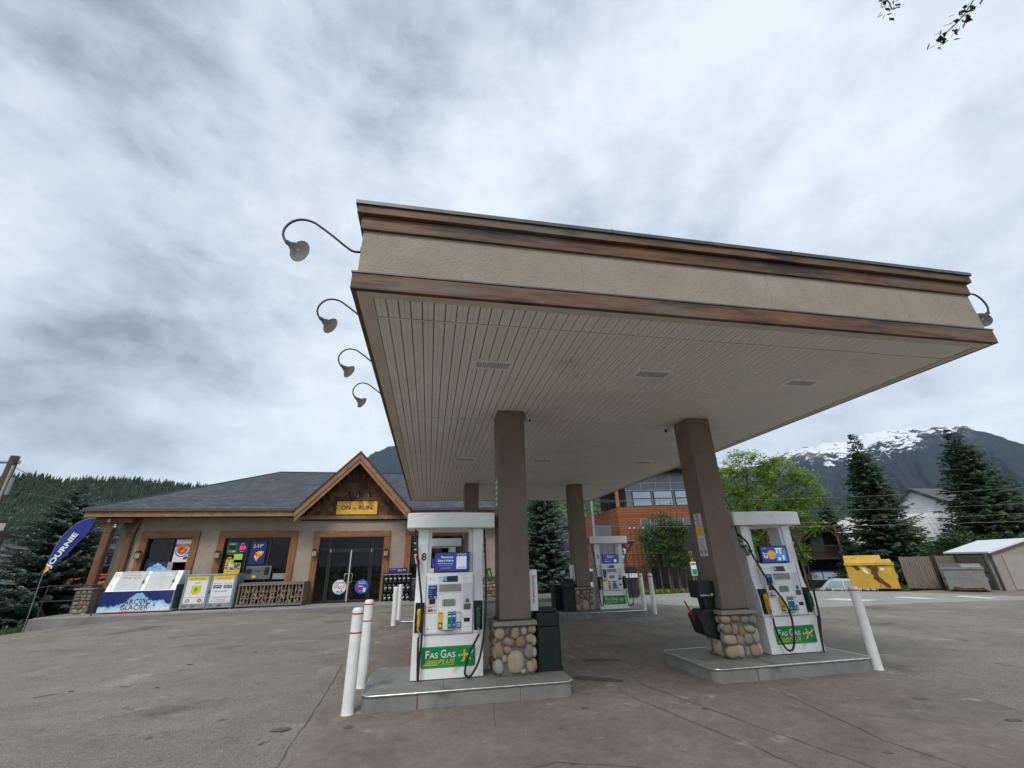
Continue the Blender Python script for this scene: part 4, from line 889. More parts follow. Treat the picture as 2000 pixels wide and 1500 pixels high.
# sign and its lamps
t = thing('store_sign', 'yellow sign reading ON the RUN in the gable', 'sign', (-4.56, YW-.14, 3.98))
MB().box(0, 1.92, -.03, .04, 0, .62, 'amber').build('sign_panel', t, bevel=.006); m = MB(); Y_ = -.034
m.box(0, 1.92, -.0315, -.0305, .0, .012, 'shade_grey')
m.text('ON', (.21, Y_, .22), .44, .20, 'navy', bold=.03); m.text('the', (.75, Y_, .235), .20, .13, 'navy', shear=.2, bold=.02); m.box(.77, .95, Y_, Y_+.002, .40, .412, 'navy'); m.box(.73, .92, Y_, Y_+.002, .195, .207, 'navy')
m.text('RUN', (1.02, Y_, .22), .66, .20, 'navy', bold=.03); m.poly([(0, .055), (.055, 0), (0, -.055), (-.055, 0)], (1.76, Y_, .26), (1, 0, 0), (0, 0, 1), 'orange'); m.build('sign_lettering', t)
def sl_():
    t = thing('sign_lamp', 'x', 'lamp'); MB().tube(spline([(0, 0, 0), (0, -.12, .10), (0, -.26, .04), (0, -.30, -.06)]), .014, 'black').build('lamp_arm', t)
    MB().lathe([(.03, 0), (.06, .06), (.14, .13), (.15, .15), (.13, .14), (.03, .06)], (0, -.30, -.05), 'black', n=14, axis=(0, .25, -1)).build('lamp_shade', t); MB().box(-.05, .05, -.012, .0, -.06, .06, 'black').build('backplate', t); return t
s0 = sl_()
for i, (x, l) in enumerate(((-4.06, 'left'), (-3.57, 'middle'), (-3.08, 'right'))):
    o = s0 if i == 0 else copy_tree(s0); o.location = (x, YW-.10, 4.98); o['label'] = 'black lamp above the yellow store sign, the %s of three' % l; o['group'] = 'lamps above the store sign'

# posters behind the glass
def poster(name, lab, x0, x1, z0, z1, base, draw, cat='poster', y=YW+.05, emit=False):
    t = thing(name, lab, cat, (x0, y, z0)); W_, H_ = x1-x0, z1-z0
    MB().box(0, W_, 0, .012, 0, H_, base).build('sheet', t); m = MB()
    def q(a, b, c, e, mt, k=0): m.box(a*W_, b*W_, -.002-.002*k, -.001-.002*k, c*H_, e*H_, mt)
    def tx(s, a, c, w_, h, mt, b=.02, sh=0): m.text(s, (a*W_, -.009, c*H_), w_*W_, h*H_, mt, bold=b, shear=sh)
    def bl(a, c, rx, rz, mt, k=0, n=14): m.disc((a*W_, -.004-.001*k, c*H_), rx*W_, rz*H_, mt, n)
    draw(q, tx, bl, m); m.build('printing', t); return t
def food(q, tx, bl, m):
    tx('OSKIS', .16, .92, .35, .045, 'red'); q(.5, .92, .925, .935, 'blue'); q(.5, .9, .945, .955, 'blue'); q(0, 1, .75, .82, 'red'); tx('BREAKFAST ALL DAY', .06, .765, .88, .035, 'paper'); q(0, 1, .66, .75, 'orange')
    bl(.5, .48, .46, .26, 'blue2'); bl(.5, .50, .40, .235, 'paper', 1); bl(.48, .52, .34, .20, 'orange', 2)
    random.seed(2)
    for k in range(14): bl(.3+random.random()*.4, .42+random.random()*.2, .06, .035, random.choice(['yellow', 'red', 'amber', 'groove', 'orange']), 3+k*.2, 7)
    m.poly([(.70, .30), (.80, .28), (.98, .62), (.88, .66)], (0, -.0085, 0), (.64, 0, 0), (0, 0, .94), 'lblue'); bl(.75, .16, .12, .06, 'red', 4); bl(.82, .2, .09, .05, 'blue', 5)
poster('window_poster', 'tall white and orange meal poster in the left store window', -11.26, -10.62, 1.99, 2.93, 'paper', food)
poster('lottery_screen', 'green lottery panel at the top of the middle store window', -9.11, -8.71, 2.33, 2.78, 'green', lambda q, tx, bl, m: (q(.1, .9, .3, .72, 'black'), tx('Lotto', .2, .78, .5, .14, 'paper'), bl(.35, .14, .13, .1, 'orange', 1), q(.55, .9, .08, .2, 'yellow')), 'sign')
poster('jackpot_screen', 'dark blue lottery screen showing a red 50 in the middle store window', -8.69, -8.28, 2.33, 2.77, 'blue', lambda q, tx, bl, m: (tx('649', .3, .82, .35, .12, 'paper'), tx('50', .22, .32, .6, .34, 'led', .04), tx('MILLION', .3, .1, .4, .08, 'paper')), 'sign')
def fruit(q, tx, bl, m):
    q(0, 1, .55, 1, 'lime'); q(0, .45, .72, .98, 'yellow'); bl(.2, .78, .17, .10, 'orange', 1); q(.5, 1, .45, .7, 'green'); q(0, 1, 0, .2, 'amber'); q(.6, .95, .2, .42, 'blue', 1); q(.1, .5, .35, .5, 'paper', 1); tx('FREEZE', .45, .88, .45, .06, 'paper')
    random.seed(4)
    for k in range(26): bl(.08+random.random()*.84, .06+random.random()*.5, random.uniform(.05, .12), random.uniform(.03, .06), random.choice(['red', 'lime', 'paper', 'orange', 'blue2', 'yellow', 'pinkish']), 2+k*.15, 8)
M_['pinkish'] = mat('pinkish', (.55, .10, .22), .5)
poster('fruit_poster', 'green and pink drinks poster below the lottery panel', -9.06, -8.41, 1.45, 2.28, 'lime', fruit)
def deal(q, tx, bl, m):
    tx('2', .14, .72, .16, .16, 'amber', .04); tx('FOR', .32, .75, .10, .06, 'paper'); tx('11', .44, .72, .20, .16, 'paper', .04); tx('99', .66, .80, .12, .07, 'paper'); random.seed(6)
    m.poly([(.35, .5), (.55, .55), (.72, .44), (.5, .12), (.3, .3)], (0, -.006, 0), (.66, 0, 0), (0, 0, .95), 'amber')
    for k in range(16): bl(.18+random.random()*.66, .34+random.random()*.2, .08, .045, random.choice(['amber', 'orange', 'red', 'paper', 'yellow']), 4+k*.15, 8)
poster('deal_poster', 'deep blue poster offering 2 for 11 in the middle store window', -8.12, -7.46, 1.84, 2.80, 'blue', deal)
grey = mat('grey_print', (.12, .145, .15), .4, .15, 5)
poster('ice_cream_decal', 'wide grey ice cream decal low in the middle store window', -8.15, -7.08, 1.2, 1.75, grey, lambda q, tx, bl, m: (tx('Haagen Dazs', .33, .55, .5, .14, 'black', .01), bl(.12, .6, .14, .22, 'black'), q(.74, .92, .3, .9, 'black'), bl(.35, .2, .08, .12, 'amber', 1)), 'decal')
poster('small_decal', 'small pale blue decal in the lower right of the middle store window', -6.98, -6.46, 1.18, 1.42, mat('pale_print', (.2, .27, .28), .4, .1, 5), lambda q, tx, bl, m: bl(.5, .5, .16, .36, 'shade_grey'), 'decal')
def rdecal(name, lab, x, z, base, f):
    t = thing(name, lab, 'decal', (x, YW+.02, z)); MB().lathe([(0, 0), (.305, 0), (.305, .006), (0, .006)], (0, 0, 0), base, n=36, axis=(0, -1, 0), smooth=False).build('disc', t); m = MB(); f(m); m.build('printing', t)
def d1(m):
    m.text('MUNCHIES', (-.19, -.009, .15), .38, .05, 'navy', bold=.01); m.disc((-.17, -.009, .02), .07, .07, 'red', 16); m.disc((-.17, -.0095, .02), .045, .045, 'paper', 14); m.disc((.2, -.009, .02), .06, .07, 'amber', 14)
    random.seed(8)
    for k in range(12): m.disc((random.uniform(-.14, .14), -.010, random.uniform(-.2, .1)), .025, .03, random.choice([M_['red'], M_['blue2'], M_['lblue'], M_['groove'], M_['pinkish']]), 7)
    m.poly([(-.16, -.2), (.18, -.2), (.14, -.27), (-.10, -.28)], (0, -.009, 0), (1, 0, 0), (0, 0, 1), 'lblue')
def d2(m):
    m.text('FILL UP ON', (-.17, -.009, .17), .34, .05, 'paper', bold=.02); m.text('REWARDS', (-.17, -.009, .10), .34, .05, 'paper', bold=.02)
    m.box(-.19, .10, -.010, -.008, -.10, .06, 'red'); m.box(-.15, .06, -.0105, -.010, .0, .03, 'paper'); m.box(.07, .19, -.011, -.009, -.23, -.05, 'paper'); m.box(-.12, .02, -.010, -.008, -.2, -.17, 'lblue')
rdecal('round_decal', 'round white decal on the left entrance door', -4.01, .77, 'paper', d1); rdecal('round_decal', 'round blue decal on the right entrance door', -3.02, .76, 'blue2', d2)

# ---------------------------------------------------------------- things on the sidewalk
ZW = .115
t = thing('ice_merchandiser', 'white slanted ice freezer with a blue mountain front on the sidewalk', 'ice freezer', (-12.8, 21.45, ZW))
MB().prism([(0, .03), (.95, .03), (.95, 1.53), (.42, 1.53), (.10, .80), (0, .80)], 'x', 0, 2.55, 'white').build('cabinet', t, bevel=.012)
fr = MB(); Y_ = -.004
fr.box(0, 2.55, Y_, -.001, .05, .80, 'blue'); 
def mtn(scale, base, mt, yy, seed, amp):
    random.seed(seed); n = 40; top = []
    for k in range(n+1):
        u = k/n; h = base+amp*math.exp(-((u-.53)/.16)**2)+.16*math.exp(-((u-.85)/.1)**2)+random.uniform(-.018, .018)*2; top.append((u*2.55, min(.78, h)))
    for k in range(n): fr.add([(top[k][0], yy, .06), (top[k+1][0], yy, .06), (top[k+1][0], yy, top[k+1][1]), (top[k][0], yy, top[k][1])], [(0, 1, 2, 3)], mt)
mtn(1, .27, 'lblue', -.006, 3, .46); mtn(1, .20, mat('pale_ice', (.50, .68, .80), .4, .12, 4), -.0075, 5, .30); mtn(1, .12, mat('ice_white', (.66, .76, .84), .4, .08, 4), -.009, 9, .10)
random.seed(12)
for k in range(26):
    x = 1.35+random.gauss(0, .33); h = .25+.30*math.exp(-((x/2.55-.53)/.16)**2)*random.random(); fr.add([(x, -.010, h+.08), (x+random.uniform(.02, .08), -.010, h-.06), (x-.02, -.010, h-.02)], [(0, 2, 1)], random.choice([M_['paper'], M_['blue2'], M_['lblue']]))
fr.box(0, 2.55, -.011, -.001, .035, .055, 'red'); fr.box(0, 2.55, -.011, -.001, .79, .80, 'red')
for dx, mt, yy in ((.008, 'paper', -.0115), (0, 'navy', -.0125)): fr.text('ARCTIC', (.86+dx, yy, .31), .95, .19, mt, bold=.01); fr.text('GLACIER', (.78+dx, yy, .12), 1.0, .17, mt, bold=.01)
fr.text('PREMIUM ICE', (.78, -.0125, .065), .95, .035, 'red'); fr.build('picture_panel', t)
sl2 = Matrix.Translation((0, .10, .80)) @ Matrix.Rotation(-math.atan2(.32, .73), 4, 'X')
for i, x in enumerate((.28, 1.38)):
    d = MB(); d.T = sl2; d.box(x, x+.95, -.02, -.002, .04, .76, mat('door_grey', (.52, .53, .52), .5, .1, 3)); d.box(x-.01, x+.96, -.022, -.018, .755, .77, 'black'); d.box(x+.935, x+.945, -.024, -.02, .03, .76, 'groove'); dd = d.build('freezer_door', t, bevel=.004)
    hb = MB(); hb.T = sl2; hb.box(x+.92, x+.97, -.05, -.02, .30, .42, 'black'); hb.build('door_handle', dd)
    dd2 = MB(); dd2.T = sl2
    if i == 0: dd2.text('WARNING', (x+.15, -.0215, .60), .6, .06, 'red'); dd2.text('THE ICE', (x+.12, -.0215, .47), .65, .09, 'red', bold=.01); dd2.build('door_print', dd)
m = MB(); m.T = sl2
for (x, z_) in ((.10, .62), (.2, .64), (.12, .2), (1.28, .62), (1.34, .66), (1.27, .3), (2.42, .66)): m.disc((x, -.0012, z_), .05, .035, 'amber', 10)
m.build('crystal_print', t); MB().box(2.556, 2.562, .1, .8, .1, 1.0, mat('side_print', (.12, .14, .2), .5, .5, 8)).build('side_picture', t)
t = thing('ice_sign', 'small mountain picture sign standing on top of the ice freezer', 'sign', (-11.75, 22.0, ZW+1.535))
MB().box(0, .72, 0, .03, 0, .34, 'blue').build('sign_board', t); m = MB()
for k in range(16):
    u = k/16; h0 = .08+.20*math.exp(-((u-.5)/.3)**2)+.02*(k % 3); h1 = .08+.20*math.exp(-((u+1/16-.5)/.3)**2)+.02*((k+1) % 3); m.add([(u*.72, -.003, .01), ((u+1/16)*.72, -.003, .01), ((u+1/16)*.72, -.003, h1), (u*.72, -.003, h0)], [(0, 1, 2, 3)], 'lblue')
m.text('ARCTIC', (.16, -.005, .12), .40, .06, 'navy'); m.text('GLACIER', (.16, -.005, .05), .40, .05, 'navy'); m.box(.73, .93, 0, .03, 0, .34, 'shade_grey'); m.build('sign_picture', t)

t = thing('propane_cage', 'grey steel propane tank cabinet with two printed doors on the sidewalk', 'propane cabinet', (-10.0, 21.6, ZW))
MB().box(0, 2.0, .02, .8, .05, 1.36, 'galv').build('cabinet', t, bevel=.01); m = MB(); [m.box(x, x+.05, .04, .09, 0, .05, 'galv') for x in (.03, .95, 1.9)]; m.build('foot', t)
for i in (0, 1):
    x = .02+i*.985; d = MB().box(x, x+.97, -.01, .018, .07, 1.345, 'galv').build('cabinet_door', t, bevel=.008); p = MB(); Y_ = -.014
    p.prism(rrect(x+.09, x+.88, .25, 1.27, .03), 'y', Y_, -.011, 'paper'); p.box(x+.09, x+.88, Y_-.002, Y_, 1.12, 1.27, 'yellow'); p.box(x+.09, x+.88, Y_-.002, Y_, .475, .482, 'groove')
    p.text(('24-HR TANK EXCHANGE', 'tankexchange.com')[i], (x+.2, Y_-.004, 1.165), .56, .05, 'groove', bold=.01)
    for s2, xx in ((1, x+.12), (-1, x+.85)): p.add([(xx, Y_-.004, .28), (xx+s2*.02, Y_-.004, .28), (xx+s2*.09, Y_-.004, .36), (xx+s2*.07, Y_-.004, .36)], [(0, 1, 2, 3)], 'groove')
    if i == 0:
        p.text('24/7', (x+.40, Y_-.004, 1.0), .18, .05, 'green'); p.poly([(.30, .93), (.66, .93), (.68, .70), (.58, .60), (.42, .58), (.31, .66)], (x, Y_-.003, 0), (1, 0, 0), (0, 0, 1), 'yellow'); p.disc((x+.48, Y_-.005, .78), .11, .12, 'lime', 20); p.text('B', (x+.44, Y_-.007, .71), .09, .13, 'green', bold=.03)
        p.ring((x+.26, Y_-.004, .36), .055, .075, 'red', 20); p.box(x+.21, x+.31, Y_-.005, Y_-.003, .355, .372, 'groove'); p.poly([(.70, .455), (.79, .365), (.70, .275), (.61, .365)], (x, Y_-.004, 0), (1, 0, 0), (0, 0, 1), 'red'); p.poly([(.70, .40), (.735, .365), (.70, .33), (.665, .365)], (x, Y_-.005, 0), (1, 0, 0), (0, 0, 1), 'paper')
    else:
        p.text('Propane Tank', (x+.13, Y_-.004, .96), .32, .045, 'groove'); p.text('Spare Tank', (x+.55, Y_-.004, .96), .28, .045, 'groove'); p.box(x+.13, x+.45, Y_-.003, Y_, .80, .92, 'groove'); p.box(x+.53, x+.85, Y_-.003, Y_, .80, .92, 'groove'); p.text('$39.99', (x+.17, Y_-.005, .82), .25, .075, 'paper', bold=.01); p.text('$92.99', (x+.57, Y_-.005, .82), .25, .075, 'paper', bold=.01); p.text('CARD ACCEPTED', (x+.2, Y_-.004, .66), .5, .05, 'navy')
        p.text('LEAVE EMPTY TANKS', (x+.2, Y_-.004, .415), .55, .04, 'red'); p.text('AT THE CABINET', (x+.25, Y_-.004, .35), .45, .04, 'red'); p.text('DO NOT BRING INSIDE', (x+.2, Y_-.004, .285), .55, .04, 'red')
    for k in range(14): p.box(x+.1+k*.022+(.18 if k > 6 else 0), x+.112+k*.022+(.18 if k > 6 else 0), -.012, -.0105, .12, .19, 'groove')
    p.build('door_print', d)
MB().box(1.0, 1.04, -.04, -.012, .62, .74, 'groove').build('latch', t)

t = thing('firewood_pen', 'weathered grey slatted wooden pen holding firewood beside the entrance', 'wooden pen', (-7.95, 21.75, ZW))
gw = mat('grey_wood', ramp=[(.3, (.16, .135, .11)), (.7, (.27, .24, .20))], scale=5, stretch=(3, 3, .5), rough=.9, bump=.4)
MB().box(0, 2.62, -.01, .06, .85, .93, gw).build('top_rail', t, bevel=.006); MB().box(0, 2.62, -.01, .06, .06, .13, gw).build('bottom_rail', t, bevel=.006); MB().box(0, 2.66, .061, .85, .935, .96, gw).build('counter_board', t, bevel=.006)
m = MB(); m.box(2.55, 2.62, .06, .85, 0, .93, gw); m.box(0, .06, .06, .85, 0, .93, gw); m.build('end_panel', t)
m = MB()
for k in range(19): m.box(.03+k*.142, .065+k*.142, -.03, -.011, .04, .94, gw)
m.build('slats', t)
wd = [mat('log_end_%d' % i, c, .85, .3, 12, bump=.4) for i, c in enumerate([(.38, .27, .16), (.30, .20, .12), (.17, .11, .07), (.42, .32, .21)])]
def bundle(seed):
    random.seed(seed); m = MB()
    for (u, v) in ((-.11, .05), (.0, .05), (.11, .05), (-.06, .13), (.06, .13), (0, .2)):
        r = random.uniform(.045, .06); a0 = random.random()*6; n = random.choice((3, 4)); pts = [(u+r*1.15*cos(a0+2*pi*k/n), v+r*1.05*sin(a0+2*pi*k/n)) for k in range(n)]; m.prism(pts, 'y', random.uniform(-.02, .02), .4, random.choice(wd))
    return m
bs = [bundle(50+i) for i in range(3)]; protos = []
for r_ in range(3):
    for c in range(7):
        i = (r_*7+c) % 3
        if len(protos) <= i: o = bs[i].build('firewood_bundle'); protos.append(o)
        else: o = protos[i].copy(); COL.objects.link(o)
        o.location = (-7.7+c*.355+.03*(r_ % 2), 21.88, ZW+.06+.25*r_)
        o['label'] = 'split firewood bundle in the slatted pen, %s row, %s from the left' % (('bottom', 'middle', 'top')[r_], ('first', 'second', 'third', 'fourth', 'fifth', 'sixth', 'seventh')[c]); o['category'] = 'firewood'; o['group'] = 'firewood bundles in the pen'

t = thing('jug_rack', 'black steel rack of washer fluid jugs to the right of the entrance', 'display rack', (-2.0, 21.75, ZW))
m = MB()
for z_ in (.02, .42, .80, 1.16): m.box(.04, 1.24, 0, .45, z_, z_+.02, 'black')
m.build('shelf', t); m = MB(); m.box(0, .04, 0, .45, 0, 1.2, 'black'); m.box(1.24, 1.28, 0, .45, 0, 1.2, 'black'); m.box(.04, 1.24, .44, .45, 0, 1.2, 'black'); m.build('side_frame', t)
m = MB(); m.box(.0, 1.24, -.01, .0, 1.12, 1.16, 'shade_grey'); m.box(.0, 1.24, -.01, .0, .0, .045, 'shade_grey'); m.build('price_rail', t)
m = MB(); m.box(.22, 1.05, .1, .13, 1.19, 1.40, 'blue'); m.text('JOURNIE', (.27, .097, 1.32), .3, .04, 'paper'); m.text('2/$11', (.62, .097, 1.25), .2, .1, 'paper', bold=.02); m.text('99', (.86, .097, 1.28), .12, .07, 'paper', bold=.02); m.build('header_sign', t)
def jug():
    m = MB(); m.prism(rrect(-.075, .075, 0, .11, .03), 'z', 0, .20, 'black'); m.lathe([(.06, .20), (.035, .25), (.022, .255), (.022, .28), (0, .281)], (.02, .055, 0), 'black', n=10)
    m.tube(spline([(-.06, .05, .19), (-.065, .05, .26), (-.02, .05, .275), (.01, .05, .24)], 4), .013, 'paper', n=6); m.box(-.05, .055, -.003, 0, .13, .165, 'paper'); m.box(-.045, .0, -.003, 0, .09, .105, 'paper'); m.box(-.02, .03, -.003, 0, .02, .03, 'shade_grey'); return m
jg = jug().build('washer_fluid_jug'); first = True
for r_ in range(3):
    for c in range(6):
        o = jg if first else jg.copy()
        if not first: COL.objects.link(o)
        first = False; o.location = (-1.86+c*.198, 21.80, ZW+.042+(.0, .40, .78)[r_])
        o['label'] = 'black washer fluid jug with white handle on the rack, %s shelf, %s from the left' % (('bottom', 'middle', 'top')[r_], ('first', 'second', 'third', 'fourth', 'fifth', 'sixth')[c]); o['category'] = 'jug'; o['group'] = 'washer fluid jugs on the rack'

# railing and feather flag at the left end
t = thing('pipe_railing', 'dark steel pipe railing at the left end of the sidewalk', 'railing', (-12.65, 20.95, ZW))
iron = mat('dark_iron', (.035, .038, .035), .6, .3, 9, metal=.3)
for x in (0, -1.75): MB().tube([(x, 0, -.1), (x, 0, 1.08)], .025, iron).build('railing_post', t)
for z_ in (1.08, .55): MB().tube([(0, 0, z_), (-1.75, 0, z_), (-4.4, 1.0, z_-.35)], .022, iron).build('rail', t)
def feather(x, y, z, pole, left, right, lab, text, base, tpos, star, tang, fc):
    """pole: centre line; left / right: the cloth's two edges, all in metres (x, z) from the pole's foot"""
    t = thing('feather_flag', lab, 'flag', (x, y, z))
    MB().tube(spline([(a, 0, b) for a, b in pole], 6), .014, 'galv', n=6).build('flag_pole', t)
    lf = spline([(a, 0, b) for a, b in left], 8); rt = spline([(a, 0, b) for a, b in right], 8); m = MB(); n = 24; vs = []
    for k in range(n+1):
        u = k/n; p = lf[min(len(lf)-1, int(u*(len(lf)-1)))]; q = rt[min(len(rt)-1, int(u*(len(rt)-1)))]
        for j in range(5): v = j/4; r = p.lerp(q, v); vs.append((r.x, .03*sin(u*7+v*3)*v, r.z))
    fs = [(5*k+j, 5*k+j+1, 5*k+j+6, 5*k+j+5) for k in range(n) for j in range(4)]
    m.add(vs, fs, base, True); m.add([(a, b+.006, c) for a, b, c in vs], [f[::-1] for f in fs], base, True); m.build('flag_cloth', t); p = MB()
    X_ = Vector((sin(tang), 0, cos(tang))); Z_ = Vector((-cos(tang), 0, sin(tang)))
    p.text(text, (tpos[0], -.05, tpos[1]), tpos[2], tpos[3], 'paper', X=X_, Z=Z_, bold=.04)
    if star: p.ring((star[0], -.05, star[1]), .085, .11, 'red', 16); p.disc((star[0], -.051, star[1]), .07, .07, 'red', 6)
    p.build('flag_lettering', t)
    if fc: MB().poly([(.0, 1.95), (.13, 2.08), (.10, 2.25), (.02, 2.2)], (0, -.045, 0), (1, 0, 0), (0, 0, 1), 'amber').build('flag_corner_print', t)
feather(-14.38, 20.5, -.3, [(0, 0), (-.02, 1.0), (-.04, 2.0), (.0, 2.5), (.08, 3.11), (.26, 3.5), (.46, 3.76), (.79, 3.94), (1.07, 3.97)], [(-.03, 1.85), (-.03, 2.12), (.01, 2.45), (.08, 3.11), (.26, 3.5), (.46, 3.76), (.79, 3.92), (1.06, 3.96)],
        [(-.02, 1.85), (.12, 2.05), (.30, 2.30), (.48, 2.55), (.71, 2.99), (.90, 3.30), (1.02, 3.60), (1.09, 3.93)], 'blue feather flag with white JOURNIE lettering by the left end of the sidewalk', 'JOURNIE', mat('flag_blue', (.015, .03, .22), .7, .12, 3), (.20, 2.10, 1.35, .26), None, R_(24), True)
feather(9.10, 20.6, 0.0, [(0, 0), (-.05, 1.0), (-.04, 1.6), (-.02, 2.2), (.10, 2.36), (.33, 2.46), (.60, 2.48), (.84, 2.46)], [(-.10, 1.02), (-.22, 1.4), (-.25, 1.9), (-.12, 2.22), (.15, 2.40), (.50, 2.47), (.84, 2.47)],
        [(-.05, 1.04), (.02, 1.35), (.15, 1.62), (.32, 1.90), (.50, 2.08), (.66, 2.24), (.84, 2.45)], 'black feather flag with white lettering and a red emblem behind the pump numbered 2', 'ON THE RUN', mat('flag_black', (.02, .018, .03), .7, .12, 3), (-.02, 1.35, .80, .22), (.36, 2.24), R_(24), False)
# curbside rocks by the flag
random.seed(2)
rk = MB().ball((0, 0, 0), (.75, .3, .22), 'curb', n=12, k=7, jit=.2); rk.build('boulder', loc=(-15.6, 20.0, -.38), label='pale flat boulder in the grass left of the flag pole', cat='rock')

# ---------------------------------------------------------------- trees
leafm = lambda n, c, t=.25: mat(n, c, .75, .22, 1.2, spec=.2, trans=t)
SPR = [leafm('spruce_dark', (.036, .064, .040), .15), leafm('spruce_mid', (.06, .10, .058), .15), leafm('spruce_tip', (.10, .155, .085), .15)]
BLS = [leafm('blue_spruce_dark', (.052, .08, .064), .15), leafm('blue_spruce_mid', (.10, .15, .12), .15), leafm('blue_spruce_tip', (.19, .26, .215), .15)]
def spruce(lab, x, y, z, h, r, seed, ms=SPR, step=.24, sp=.30, nb=8, base=.04, lean=0, taper=.8):
    random.seed(seed); t = thing('spruce_tree', lab, 'tree', (x, y, z)); rnd = random.uniform
    MB().tube([(0, 0, -.3), (0, 0, h*.5), (lean, 0, h*.97)], [h*.020, h*.012, .015], 'bark', n=7).build('trunk', t)
    m = MB(); vs = m.V; fs = m.F; mi = [m.mi(q) for q in ms]; zz = h*base
    while zz < h*.985:
        f = zz/h; L0 = r*(1-f)**taper; n = nb if f < .85 else 5
        for b in range(n):
            az = rnd(0, 2*pi); Lb = L0*rnd(.62, 1.12)*(1 if random.random() > .08 else 1.2)+.05; ca, sa = cos(az), sin(az); dr = rnd(.02, .28)*(1-f*1.2); up = rnd(.05, .25)
            zb = zz+rnd(-.5, .5)*step
            k = 1; ns = max(3, int(Lb/(sp*.27)))
            for k in range(1, ns+1):
                s_ = k/ns; px, pz = Lb*s_, zb-Lb*dr*s_+Lb*up*s_*s_
                for sd_ in ((-1, 1, -.3, .3) if (k+b) % 2 and k < ns else ((-1, 1) if k < ns else (0, -.5, .5))):
                    ln = sp*(.5+.5*(1-f))*rnd(.7, 1.5)*(1.2-.45*s_) if sd_ else sp*.9*(.5+.5*(1-f)); an = az+sd_*rnd(.4, 1.2)
                    c_, s2 = cos(an), sin(an); dz = rnd(-.55, .2)*ln; w_ = ln*rnd(.09, .16)
                    o = len(vs); bx, by = px*ca+lean*f, px*sa; tilt = rnd(-.9, .9)*w_
                    vs.append((bx, by, pz)); vs.append((bx+c_*ln*.5-s2*w_, by+s2*ln*.5+c_*w_, pz+dz*.3+tilt)); vs.append((bx+c_*ln, by+s2*ln, pz+dz)); vs.append((bx+c_*ln*.5+s2*w_, by+s2*ln*.5-c_*w_, pz+dz*.3-tilt-ln*.12))
                    fs.append((o, o+1, o+2, o+3)); m.S.append(False)
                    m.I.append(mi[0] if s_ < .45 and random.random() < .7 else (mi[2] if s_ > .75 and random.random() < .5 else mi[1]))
        zz += step*(1.1-.35*f)
    m.build('crown', t); return t
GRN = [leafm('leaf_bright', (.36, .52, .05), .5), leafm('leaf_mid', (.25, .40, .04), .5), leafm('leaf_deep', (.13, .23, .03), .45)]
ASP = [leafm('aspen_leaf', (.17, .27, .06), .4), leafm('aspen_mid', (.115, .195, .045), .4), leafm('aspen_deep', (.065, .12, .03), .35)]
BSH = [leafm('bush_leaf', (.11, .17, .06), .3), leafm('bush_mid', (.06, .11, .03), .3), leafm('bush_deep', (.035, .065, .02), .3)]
def broadleaf(name, lab, x, y, z, trunks, clumps, seed, ms, n, ls, cat='tree', bark='bark', limbs=True):
    """trunks: (x,y,r,top height, lean); clumps: (x,y,z, rx,ry,rz, weight) foliage masses relative to the foot"""
    random.seed(seed); t = thing(name, lab, cat, (x, y, z)); rnd = random.uniform; g = random.gauss
    m = MB()
    for (tx, ty, tr, th_, le) in trunks: m.tube(spline([(tx, ty, -.3), (tx+le*.2, ty, th_*.35), (tx+le*.5, ty+.1, th_*.7), (tx+le, ty, th_)], 4), [tr*(1-.75*k/12) for k in range(13)], bark, n=7)
    if limbs:
        for (cx_, cy_, cz_, rx, ry, rz, w_) in clumps:
            q = random.choice(trunks); s_ = Vector((q[0]+q[4]*.4, q[1], min(q[3]*.65, max(.4, cz_*.6)))); e_ = Vector((cx_, cy_, cz_)); md = s_.lerp(e_, .5)+Vector((rnd(-.2, .2), rnd(-.2, .2), rnd(0, .3)))
            m.tube(spline([s_, md, e_], 4), [q[2]*.42*(1-.8*k/8)+.01 for k in range(9)], bark, n=5)
            for _ in range(4):
                e2 = e_+Vector((rnd(-1, 1)*rx*.8, rnd(-1, 1)*ry*.8, rnd(-.5, 1)*rz*.8)); m.tube([md.lerp(e_, .6), e_.lerp(e2, .5)+Vector((0, 0, .1)), e2], [.03, .02, .006], bark, n=4)
    m.build('trunk', t)
    m = MB(); mi = [m.mi(q) for q in ms]; tot = sum(c[6] for c in clumps)
    for (cx_, cy_, cz_, rx, ry, rz, w_) in clumps:
        tw = int(n*w_/tot/14)
        for _ in range(tw):
            a, e_ = rnd(0, 2*pi), math.asin(rnd(-.75, 1)); rr = rnd(.45, 1.06)**.6*rnd(.82, 1.1)
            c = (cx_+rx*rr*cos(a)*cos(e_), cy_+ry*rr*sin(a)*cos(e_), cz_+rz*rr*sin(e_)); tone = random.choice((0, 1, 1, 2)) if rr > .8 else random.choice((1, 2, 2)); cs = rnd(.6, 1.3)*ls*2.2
            for _ in range(14):
                px, py, pz = c[0]+g(0, cs), c[1]+g(0, cs), c[2]+g(0, cs*.6); th_, s_ = rnd(0, 2*pi), ls*rnd(.6, 1.2); tl = rnd(-.8, .8); ux, uy, uz = cos(th_)*s_, sin(th_)*s_, tl*s_*.6; vx, vy, vz = -sin(th_)*s_*.6, cos(th_)*s_*.6, rnd(-.7, .7)*s_*.7
                o = len(m.V); m.V += [(px-ux, py-uy, pz-uz), (px+vx, py+vy, pz+vz), (px+ux, py+uy, pz+uz), (px-vx, py-vy, pz-vz)]; m.F.append((o, o+1, o+2, o+3)); m.S.append(False)
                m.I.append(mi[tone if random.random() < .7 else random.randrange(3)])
    m.build('crown', t); return t
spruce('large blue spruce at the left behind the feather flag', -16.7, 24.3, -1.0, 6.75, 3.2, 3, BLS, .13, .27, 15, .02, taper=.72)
spruce('blue-green spruce between the near left column and the rear right pump', 6.55, 24.9, .05, 7.3, 1.75, 4, BLS, .13, .25, 14, .06, taper=.62)
